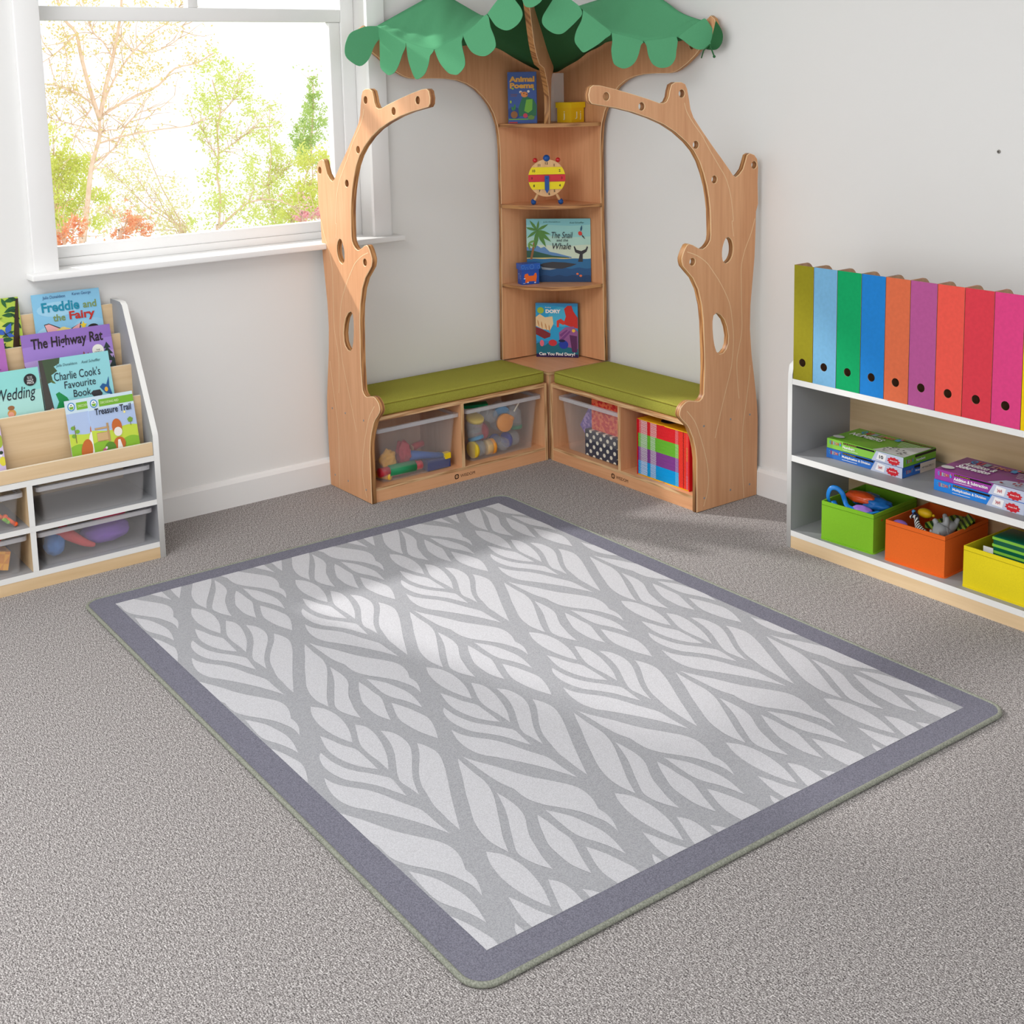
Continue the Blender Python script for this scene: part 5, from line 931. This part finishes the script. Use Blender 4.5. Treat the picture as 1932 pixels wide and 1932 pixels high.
mb = MB(plain(214, 150, 40, .4)); cyl(mb, T(1.022, .20, .073), T(.995, .255, .0705), .0128, 0); mb.build('body', t)
mb = MB(plain(250, 206, 50, .4)); cyl(mb, T(.995, .255, .0705), T(.9945, .2562, .0705), .0125, 0); mb.build('end_face', t)
mb = MB(plain(40, 60, 120, .4)); o = T(.735, .18, .057); mb.obox(o, T(.835, .18, .057)-o, T(.735, .258, .057)-o, V((0, 0, .038)))
solo('toy_block', 'dark blue wooden block under the blue cone in the toy tray', 'toy block', mb, tuple(T(.785, .22, .057)), GT1)
mb = MB(RED); cyl(mb, T(.975, .225, .0625), T(.9, .225, .0625), .007, 0)
solo('toy_peg', 'thin red wooden peg on the bottom of the toy tray', 'toy block', mb, tuple(T(.94, .225, .06)), GT1)

# ------------------------------------------------------------------ left bench, tray of jars
GJ = 'lidded plastic jars in the left bench tray'
def jar(label, c, ax, r, h, lid, body=None):
    c = V(c); ax = V(ax).normalized(); M_ = Matrix.Translation(c) @ ax.to_track_quat('Z', 'Y').to_matrix().to_4x4()
    t = thing('plastic_jar', label, 'jar', tuple(c), GJ)
    mb = MB(body or JAR); mb.lathe([(r*.9, 0), (r, .004), (r, h*.9), (r*.9, h)], M_); mb.build('body', t)
    mb = MB(plain(*lid, .35)); mb.lathe([(r*1.04, h), (r*1.04, h+.011), (r*.98, h+.0125)], M_); mb.build('lid', t); return t
lx = lambda a, d, z: M_dir(ML, a, d, z)
def M_dir(M, a, d, z): return M(a, d, z)-M(0, 0, 0)
jar('jar lying down with yellow lid to the left, bottom left of the jar tray', T(.578, .235, .092), lx(1, .1, 0), .031, .035, (236, 206, 50))
jar('jar lying down with amber lid to the right, bottom of the jar tray', T(.562, .235, .088), lx(-1, .05, 0), .029, .026, (226, 150, 50), plain(210, 178, 126, .4))
jar('jar lying end-on with clear round base facing out, bottom of the jar tray', T(.48, .255, .088), lx(.05, -1, .05), .025, .06, (40, 70, 150))
jar('jar on its side with dark blue lid, lower right of the jar tray', T(.405, .22, .096), lx(1, .1, 0), .029, .04, (40, 60, 150))
jar('upturned jar with green lid at the right of the jar tray', T(.395, .205, .200), lx(0, .05, -1), .026, .06, (40, 136, 96))
jar('jar with orange lid turned to the front, middle of the jar tray', T(.468, .185, .165), lx(.05, 1, .1), .034, .052, (232, 148, 36))
jar('tilted clear jar with orange lid below a white stick, top right of the jar tray', T(.408, .225, .222), lx(.55, .1, -.65), .020, .045, (232, 148, 36))
jar('jar with bright blue lid behind the clear one, top of the jar tray', T(.45, .17, .215), lx(.25, .8, -.3), .032, .04, (60, 150, 206))
jar('upturned yellow-lidded jar at the upper left of the jar tray', T(.60, .215, .165), lx(0, .35, 1), .033, .04, (226, 200, 70))
jar('upturned jar with sky blue lid at the left of the jar tray', T(.598, .215, .164), lx(-.1, .3, -1), .029, .03, (50, 150, 200))
jar('clear round jar end facing out near the top of the jar tray', T(.527, .245, .205), lx(.1, -.8, .1), .0265, .05, (220, 222, 224))
mb = MB(plain(178, 60, 76, .7)); mb.lump(T(.545, .19, .140), .03, 0, (1, .9, 1.2), 41, .12)
solo('cloth', 'dark red cloth between jars in the jar tray', 'cloth', mb, tuple(T(.545, .2, .12)), GJ)
mb = MB(plain(30, 140, 90, .4)); mb.obox(T(.575, .1, .225), lx(-.05, .1, .02), lx(.02, .04, 0), V((0, 0, .012)))
solo('toy_block', 'green plastic piece on top of the jar tray', 'toy block', mb, tuple(T(.57, .15, .225)), GJ)
mb = MB(plain(244, 236, 214, .4)); mb.tube([T(.436, .258, .212), T(.412, .258, .243)], .0028, n=8)
solo('stick', 'white stick standing against the tilted jar, top right of the jar tray', 'stick', mb, tuple(T(.43, .258, .21)), GJ)

# ------------------------------------------------------------------ right bench, tray of boxes and the slipcase
def spots(name, base, dot, pitch, r):
    m, t, bs = nt(name); vo = N(t, 'ShaderNodeTexVoronoi'); vo.inputs['Scale'].default_value = 1/pitch; vo.inputs['Randomness'].default_value = 0
    t.links.new(coords(t, (1, 0, 1), (0, math.radians(45), 0)), vo.inputs['Vector'])
    t.links.new(ramp(t, vo.outputs['Distance'], [(r, dot), (r+.03, base)]), bs.inputs['Base Color']); bs.inputs['Roughness'].default_value = .5; return m
def shards(name, a, b, scale):
    m, t, bs = nt(name); vo = N(t, 'ShaderNodeTexVoronoi'); vo.inputs['Scale'].default_value = scale
    t.links.new(coords(t), vo.inputs['Vector'])
    sp_ = N(t, 'ShaderNodeSeparateColor'); t.links.new(vo.outputs['Color'], sp_.inputs[0])
    t.links.new(ramp(t, sp_.outputs[0], [(.35, a), (.65, b)]), bs.inputs['Base Color']); bs.inputs['Roughness'].default_value = .7; return m
GRT = 'boxes in the right bench tray'
def pbox(label, o, a, b, c, m, name='gift_box'):
    mb = MB(m); mb.obox(o, a, b, c); return solo(name, label, 'box', mb, tuple(V(o)+(V(a)+V(b))/2), GRT)
pbox('dark grey box with cream spots at the front of the right bench tray', (.472, -.262, .0565), (.18, 0, 0), (0, .10, 0), (0, 0, .100), spots('cream_spots', rgb(58, 62, 78), rgb(226, 222, 206), .0275, .26))
pbox('red and orange patterned box on top of the spotted box', (.492, -.245, .157), (.165, 0, .0), (0, .10, 0), (0, 0, .118), shards('orange_shards', rgb(206, 40, 40), rgb(232, 112, 70), 110))
pbox('purple patterned box tilted against the red box in the right bench tray', (.437, -.22, .105), (.055, 0, .080), (0, .08, 0), (-.045, 0, .042), shards('purple_shards', rgb(116, 92, 170), rgb(166, 140, 204), 100))
sl = thing('book_slipcase', 'red slipcase with yellow ends packed with thin readers in the right bench', 'slipcase', (.905, -.18, .0533))
SX0, SX1, SY0, SY1, SZ0, SZ1 = .7705, 1.0360, -.2700, -.1000, .0535, .262
mb = MB(plain(206, 22, 36, .4)); mb.box(SX0, SX0+.004, SY0, SY1, SZ0, SZ1); mb.box(SX1-.004, SX1, SY0, SY1, SZ0, SZ1); mb.box(SX0+.004, SX1-.004, SY1-.004, SY1, SZ0, SZ1); mb.build('case', sl)
for z0, z1 in ((SZ0, SZ0+.003), (SZ1-.003, SZ1)):
    mb = MB(plain(244, 184, 30, .4)); cx = (SX0+SX1)/2
    mb.prism([(SX0+.004, SY0)]+[(cx-.011, SY0)]+[(cx-.011+.022*i/8, SY0+.006*math.sin(math.pi*i/8)) for i in range(1, 8)]+[(cx+.011, SY0), (SX1-.004, SY0), (SX1-.004, SY1-.004), (SX0+.004, SY1-.004)], [], lambda u, v, d: (u, v, z0+d), z1-z0); mb.build('end_board', sl)
mb = MB(plain(30, 44, 70, .4)); mb.flat(lambda u, v: V((u, v, SZ1+.0003)), circle((SX0+SX1)/2-.02, SY0+.06, .035)); mb.build('printed_badge', sl)
BAND = [((2, 152, 220), 'blue', 'lowest band'), ((128, 62, 140), 'purple', 'second band up'), ((104, 178, 50), 'green', 'third band up'), ((214, 36, 44), 'red', 'top band')]
n_ = 12; zz = SZ0+.0034; hh = (SZ1-SZ0-.007)/48
for bi, (c, cn, where) in enumerate(BAND):
    lab = 'thin %s-spined reader lying in the %s of the red slipcase' % (cn, where); grp = '%s-spined readers in the slipcase' % cn
    z0 = zz; x0, x1, y0, y1 = SX0+.0045, SX1-.0045, SY0+.002, SY1-.008
    proto = thing('reader', lab, 'book', (x0+.12, -.2, z0), grp)
    mb = MB(plain(*c, .4)); mb.box(x0, x1-.05, y0, y1, z0+.0002, z0+hh-.0002); mb.box(x1-.05, x1, y0, y1, z0+.0002, z0+hh-.0002, plain(228, 56, 44, .4)); mb.build('cover', proto)
    mb = MB(plain(236, 238, 240, .5), plain(*[min(255, q*.6+100) for q in c], .5), plain(90, 20, 24, .5))
    e = y0-.0003
    def dash(a, b, m, k0=.3, k1=.7): mb.add([(x0+a, e, z0+hh*k0), (x0+b, e, z0+hh*k0), (x0+b, e, z0+hh*k1), (x0+a, e, z0+hh*k1)], [(0, 1, 2, 3)], m)
    dash(.014, .048, 0); dash(.008, .0105, 0); dash(.064, .092+.01*math.sin(bi*3), 0, .35, .68); dash(.190, .205, 1, .2, .8); dash(.228, .232, 2, .2, .8); dash(.244, .252, 1, .4, .6)
    mb.build('spine_print', proto)
    kids = list(proto.children)
    for k in range(1, n_):
        r_ = proto.copy(); COL.objects.link(r_); r_.location = (proto.location.x, proto.location.y+(.0006 if k % 3 == 0 else 0), z0+hh*k)
        for ch in kids: c_ = ch.copy(); COL.objects.link(c_); c_.parent = r_
    zz += hh*n_

# ------------------------------------------------------------------ shallow trays in the display unit
GL_ = 'soft toys in the lower right display tray'
mb = MB(plain(128, 84, 186, .8)); mb.lump((.20, -2.01, .098), .048, 0, (1.0, 1.55, .72), 51, .12)
solo('soft_toy', 'purple plush in the lower right tray of the display unit', 'soft toy', mb, (.2, -2.01, .06), GL_)
mb = MB(plain(222, 70, 100, .8)); mb.lump((.19, -1.995, .146), .036, 0, (.9, 1.5, .5), 53, .12)
solo('soft_toy', 'pink-red plush lying on the purple one in the display tray', 'soft toy', mb, (.19, -1.995, .13), GL_)
mb = MB(plain(206, 70, 74, .8)); mb.tube(smooth_path([(.22, -2.16, .145), (.235, -2.13, .12), (.245, -2.09, .09), (.245, -2.06, .075)], 5), .024, n=14, r1=.006)
solo('soft_toy', 'red curled plush left of the purple one in the display tray', 'soft toy', mb, (.235, -2.12, .06), GL_)
mb = MB(plain(60, 120, 190, .8)); mb.lump((.225, -2.175, .1), .033, 0, (.9, .95, 1.05), 55, .15)
solo('soft_toy', 'blue plush at the left end of the lower right display tray', 'soft toy', mb, (.22, -2.175, .06), GL_)
GP = 'plastic pieces in the upper left display tray'
for i, (y, z, c, lab) in enumerate(((-2.305, .213, (250, 100, 40), 'small orange figure at the right end of the upper left display tray'), (-2.325, .225, (130, 200, 50), 'small green piece beside the orange figure in the display tray'), (-2.338, .238, (250, 110, 40), 'orange piece on the pile at the left frame edge'))):
    t = thing('toy_figure', lab, 'toy', (.262, y, .197), GP); mb = MB(plain(*c, .4)); mb.tube([(.258, y-.012, z+.012), (.264, y, z), (.262, y+.009, z-.009)], .006, n=8); mb.ball((.258, y-.015, z+.016), .008, u=10, w=8); mb.ball((.262, y+.012, z-.011), .007, u=10, w=8); mb.build('body', t)
mb = MB(checker('yellow_check', rgb(240, 170, 40), rgb(220, 140, 24), 36)); o = V((.2, -2.40, .085)); mb.obox(o, V((.0, .075, -.02)), V((.06, 0, 0)), V((0, .012, .055)))
solo('chequered_block', 'yellow chequered block in the lower left display tray', 'toy block', mb, (.23, -2.36, .06), 'toys in the lower left display tray')
mb = MB(plain(220, 40, 30, .4)); mb.box(.18, .25, -2.44, -2.335, .148, .168)
solo('toy_block', 'flat red piece on top of the lower left display tray', 'toy block', mb, (.22, -2.38, .148), 'toys in the lower left display tray')

# ------------------------------------------------------------------ things on the corner tower
UP = V((0, 0, 1)); NV = V((.8018, -.5976, 0)); RV = V((.5976, .8018, 0))
# shelf 1
r1 = V((.7034, .7108, 0)).normalized()
book('blue paperback with puffy orange poems title on the top tower shelf', V((.0497, -.2758, 1.2985)), r1, UP, .1125, .198, .012, (50, 90, 170),
  [((36, 68, 140), blob(.2, .2, .25, .12)), ((40, 120, 80), [(.38, .14), (.36, .3), (.5, .5), (.66, .52), (.9, .46), (1, .34), (.98, .14)]), ((120, 190, 60), [(.56, .24), (.64, .46), (.86, .47), (.84, .26), (.7, .2)]), ((236, 150, 80), blob(.58, .56, .12, .055)), ((240, 240, 236), blob(.45, .61, .05, .025)), ((240, 240, 236), blob(.72, .62, .045, .025)), ((214, 120, 50), blob(.46, .6, .025, .018)), ((40, 34, 30), blob(.56, .58, .02, .01)), ((40, 34, 30), blob(.66, .56, .03, .008)), ((156, 100, 50), blob(.21, .17, .12, .07)), ((60, 140, 70), leafp(.22, .25, .14, 1.4, .5)), ((60, 140, 70), leafp(.2, .25, .12, 2.4, .5)), ((210, 60, 90), blob(.6, .15, .08, .045)), ((110, 150, 60), blob(.8, .11, .12, .045, amp=.08)), ((120, 190, 60), rect(.02, .7, .07, .09)), ((200, 60, 70), rect(.03, .32, .005, .03)), ((170, 200, 60), blob(.1, .42, .03, .03)), ((170, 200, 60), blob(.18, .68, .04, .02)), ((170, 200, 60), blob(.9, .66, .03, .02)), ((140, 90, 80), rect(.1, .34, .56, .57)), ((140, 90, 80), rect(.1, .32, .53, .54))],
  [('Animal', .5, .86, .88, .11, (240, 180, 80), .05, 0), ('Poems', .5, .735, .84, .11, (240, 180, 80), .05, 0)], page=(150, 120, 90), name='paperback_book')
t = thing('sign_holder', 'clear acrylic panel standing behind the leaning branch on the top tower shelf', 'stand', (.087, -.065, 1.298))
o = V((.0700, -.0868, 1.2985)); mb = MB(clear('acrylic', (.92, .9, .88, 1), .28, .1)); mb.obox(o, RV*.0586, NV*.002, UP*.19); mb.build('panel', t)
def lidbox(label, E, dr, dl, s1, s2, h, hl, body, lid, ov=.004):
    """small lidded box; E = near bottom corner, dr/dl = directions of the two visible sides"""
    E = V(E); dr, dl = V(dr).normalized(), V(dl).normalized()
    t = thing('lidded_box', label, 'box', tuple(E+dr*s1/2+dl*s2/2)); b = plain(*body, .35, .5)
    mb = MB(b); mb.obox(E, dr*s1, dl*s2, UP*(h-hl)); mb.build('base', t)
    mb = MB(plain(*lid, .35, .5)); mb.obox(E-dr*ov-dl*ov+UP*(h-hl), dr*(s1+2*ov), dl*(s2+2*ov), UP*hl); lidp = mb.build('lid', t)
    return t, (lambda a, z: E+dr*a-dl*.0004+UP*z), (lambda a, z: E+dl*(s2-a)-dr*.0004+UP*z)
t, PR_, PL_ = lidbox('small yellow box with lid and white letters on the top tower shelf', (.222, -.1, 1.298), RV-NV, -RV-NV, .074, .074, .0775, .0215, (240, 196, 6), (242, 204, 10))
mb = MB(plain(244, 240, 200, .4)); mb.text('J', PR_, .012, .028, 0, 0, 0, (.028, .027)); mb.text('j', PR_, .009, .034, 0, 0, 0, (.052, .026)); mb.text('j', PL_, .010, .034, 0, 0, 0, (.036, .026)); mb.build('printed_letters', t)
# shelf 2: wooden clock
cc = V((.196, -.205, 1.0865))-NV*.022; ck = thing('toy_clock', 'round wooden teaching clock with red and yellow bands on the second tower shelf', 'clock', (cc.x, cc.y, .9825))
Rk = .0725; Pc = lambda u, v, d=0: cc+RV*u+UP*v+NV*(-d)
WD = wood('clock_wood', rgb(232, 190, 140), rgb(220, 172, 120), 'Z'); mb = MB(WD); mb.prism(circle(0, 0, Rk, 48), [], Pc, .012); mb.build('face', ck)
def chordband(v0, v1, n=8):
    r_ = Rk-.0003; L = [(-math.sqrt(max(0, r_*r_-(v0+(v1-v0)*i/n)**2)), v0+(v1-v0)*i/n) for i in range(n+1)]
    return L[::-1]+[(-a, b) for a, b in L]
for v0, v1, c, nm in ((.0145, .0425, (244, 222, 24), 'yellow_band'), (-.0135, .0135, (212, 48, 58), 'red_band'), (-.0435, -.0145, (244, 222, 24), 'yellow_band')):
    mb = MB(plain(*c, .4)); mb.prism(chordband(v0, v1), [], lambda u, v, d: Pc(u, v, d-.0045), .0045); mb.build(nm, ck)
mb = MB(plain(30, 26, 24, .5), plain(120, 26, 34, .5))
for h in range(1, 13):
    a = math.radians(90-30*h); x, y = .058*math.cos(a), .058*math.sin(a)
    if h == 6: x, y = .0085, -.0615
    mb.text(str(h), lambda u, v: Pc(u, v, -.0049 if abs(y) < .044 else -.0005), None, .010, 1 if h in (3, 9) else 0, .03, 0, (x, y))
mb.build('numerals', ck)
BL2 = plain(30, 84, 160, .35)
mb = MB(BL2); mb.prism([(-.0085, .0095), (-.0085, -.043), (0, -.0595), (.0085, -.043), (.0085, .0095)], [], lambda u, v, d: Pc(u, v, d-.0095), .004); hd = mb.build('hand', ck)
mb = MB(BL2); mb.ball(Pc(0, .001, -.0105), .003, u=10, w=8); mb.build('pin', hd)
mb = MB(BL2); mb.ball(Pc(0, Rk+.004, .006), .0138); mb.build('top_knob', ck)
for s_ in (-1, 1): mb = MB(plain(204, 20, 34, .2, .6)); mb.ball(Pc(s_*.0445, Rk-.003, .006), .0092); mb.build('bell', ck)
for s_, d in ((-1, .0), (1, .0), (1, .03), (-1, .03)):
    mb = MB(WD); mb.tube([Pc(s_*.036, -.062, .006), Pc(s_*.053, -.094, .006+d)], .0048, n=10); lg = mb.build('leg', ck)
    mb = MB(BL2); mb.ball(Pc(s_*.053, -.0937, .006+d), .0103); mb.build('foot', lg)
# shelf 3
rs = (V((.237, -.0225, 0))-V((.0555, -.2035, 0))).normalized()
book('wide sea-blue picture book with palm tree and beach on the third tower shelf', V((.0555, -.2035, .6645)), rs, UP, .256, .2535, .009, (128, 196, 204),
  [((150, 208, 206), wavy(.3, .9, .01, 1.1)), ((176, 216, 204), wavy(.3, .72, .01, 1)), ((206, 222, 200), wavy(.3, .58, .01, 1.3)), ((96, 140, 190), [(0, .56), (.1, .53), (.17, .58), (.22, .54), (.28, .56), (.36, .48), (.46, .46), (.7, .395), (.7, .37), (0, .38)]), ((46, 90, 70), [(0, .5), (.1, .5), (.24, .46), (.4, .42), (.66, .39), (.66, .375), (0, .37)]), ((226, 200, 120), [(0, .385), (.4, .388), (.7, .378), (.7, .368), (0, .34)]), ((44, 110, 160), wavy(0, .37, .004, 3)), ((34, 84, 136), wavy(0, .22, .01, 4)), ((28, 66, 112), wavy(0, .1, .012, 4.5)),
   ((58, 58, 62), [(.2, .27), (.26, .3), (.4, .32), (.6, .31), (.78, .285), (.7, .25), (.55, .21), (.4, .215), (.26, .23)]), ((150, 160, 168), [(.22, .24), (.32, .225), (.46, .21), (.36, .19), (.24, .2)]),
   ((52, 52, 56), [(.80, .32), (.83, .44), (.76, .47), (.735, .56), (.75, .57), (.78, .51), (.855, .49), (.92, .52), (.945, .57), (.96, .55), (.935, .48), (.875, .44), (.875, .32)]),
   ((150, 100, 56), [(.05, .36), (.1, .6), (.16, .8), (.19, .8), (.13, .58), (.085, .36)])]+
  [((84, 136, 60), leafp(.17, .82, l, a, .22)) for l, a in ((.2, .5), (.22, -.3), (.3, -1.1), (.3, -1.7), (.2, 2.2), (.2, 2.9), (.2, -2.5), (.16, 1.4), (.28, -.7))]+[((110, 160, 70), leafp(.03, .62, .12, a, .25)) for a in (-.6, -1.4, .4)]+
  [((214, 60, 44), blob(.84, .77, .03, .035, rot=.5)), ((40, 90, 120), leafp(.85, .8, .1, 1.4, .3)), ((60, 40, 40), leafp(.86, .75, .09, -.9, .2)), ((226, 120, 80), blob(.79, .13, .02, .016)), ((226, 120, 80), blob(.84, .1, .022, .018))],
  [('The Snail', .56, .745, .33, .10, ink, 0, .25), ('and the', .56, .665, .18, .045, ink, 0, .2), ('Whale', .55, .57, .29, .10, ink, 0, .25), ('Julia Donaldson', .4, .95, .27, .026, (60, 110, 110), 0, .1), ('Axel Scheffler', .79, .94, .23, .026, (60, 110, 110), 0, .1)])
dR = RV*math.cos(.35)-NV*math.sin(.35); dL = -RV*math.sin(.35)-NV*math.cos(.35)
t, PR_, PL_ = lidbox('small blue lidded box with orange shape and bubble pattern on the third tower shelf', (.101, -.266, .6645), dR, dL, .0735, .045, .082, .0225, (20, 78, 176), (26, 96, 196))
mb = MB(plain(240, 110, 40, .4), plain(240, 240, 240, .4), plain(150, 180, 220, .4))
mb.flat(PR_, [(.014, .008), (.016, .022), (.010, .032), (.014, .042), (.026, .044), (.030, .034), (.05, .034), (.056, .044), (.062, .044), (.064, .03), (.06, .008), (.052, .012), (.03, .012), (.024, .006)], 0)
for a, b in ((.012, .024), (.026, .008), (.056, .006)): mb.flat(lambda u, v: PR_(u, v)+NV*.0003, blob(a, b, .004, .002), 1)
mb.text('tiger', PR_, .011, .004, 1, .0, 0, (.011, .0055)); mb.text('T', PL_, .010, .022, 2, .02, 0, (.014, .032)); mb.text('t', PL_, .008, .020, 2, .02, 0, (.03, .03)); mb.build('print', t)
mb = MB(plain(120, 180, 230, .4)); Pq = lambda a, z: PR_(a, z+.0595)-dL*.0042
for a, z, r in ((.004, .012, .007), (.02, .004, .006), (.042, .011, .0095), (.07, .008, .006)): mb.prism(circle(a, z, r, 18), [circle(a, z, r*.82, 18)], lambda u, v, d: Pq(u, min(max(v, 0), .022)), .0001)
mb.build('lid_print', t)
# seat block
rd = V((.7512, .66, 0)).normalized()
book('thick board book with bright undersea cover and white question title on the tower seat block', V((.044, -.156, H2+.0005)), rd, UP, .172, .222, .014, (44, 140, 200),
  [((40, 160, 214), wavy(.3, .95, .01, 1)), ((70, 180, 220), blob(.6, .75, .3, .18)), ((46, 20, 80), wavy(0, .18, .02, 2)), ((20, 110, 130), wavy(.06, .24, .03, 4, 0, 30)), ((130, 40, 50), [(0, .56), (.15, .52), (.35, .44), (.34, .38), (.2, .34), (0, .42)]), ((236, 206, 160), [(0, .74), (.1, .8), (.22, .74), (.4, .76), (.42, .62), (.34, .5), (.16, .52), (0, .58)])]+[((206, 150, 96), leafp(.04+.09*i, .7-.03*i, .16, -1.3-.1*(i % 2), .2)) for i in range(4)]+
  [((206, 44, 34), [(.68, .9), (.76, .96), (.86, .96), (.9, .86), (1, .74), (1, .54), (.8, .58), (.66, .62), (.72, .76)]), ((214, 60, 44), [(.70, .66), (.6, .72), (.5, .68), (.5, .56), (.55, .56), (.56, .64), (.66, .6)]), ((150, 90, 150), [(.55, .46), (.7, .56), (.9, .58), (1, .48), (1, .16), (.7, .2), (.56, .3)]), ((90, 40, 90), [(.8, .42), (.98, .4), (.98, .1), (.86, .1)]), ((120, 60, 130), [(.56, .42), (.74, .52), (.76, .5), (.6, .38)]), ((120, 60, 130), [(.58, .34), (.8, .5), (.83, .48), (.62, .3)]),
   ((240, 190, 60), blob(.9, .5, .04, .03)), ((226, 110, 130), blob(.14, .26, .05, .06)), ((200, 50, 60), blob(.4, .27, .1, .06)), ((30, 60, 170), blob(.66, .24, .11, .08)), ((20, 24, 70), blob(.62, .31, .08, .025)), ((160, 190, 60), blob(.12, .87, .08, .06))],
  [('finding', .3, .925, .14, .025, (240, 240, 244), .01, 0), ('DORY', .42, .855, .36, .07, (240, 240, 240), .06, 0), ('Can You Find Dory?', .5, .055, .86, .075, (250, 250, 250), .03, 0)], spine=(20, 40, 70), name='board_book')
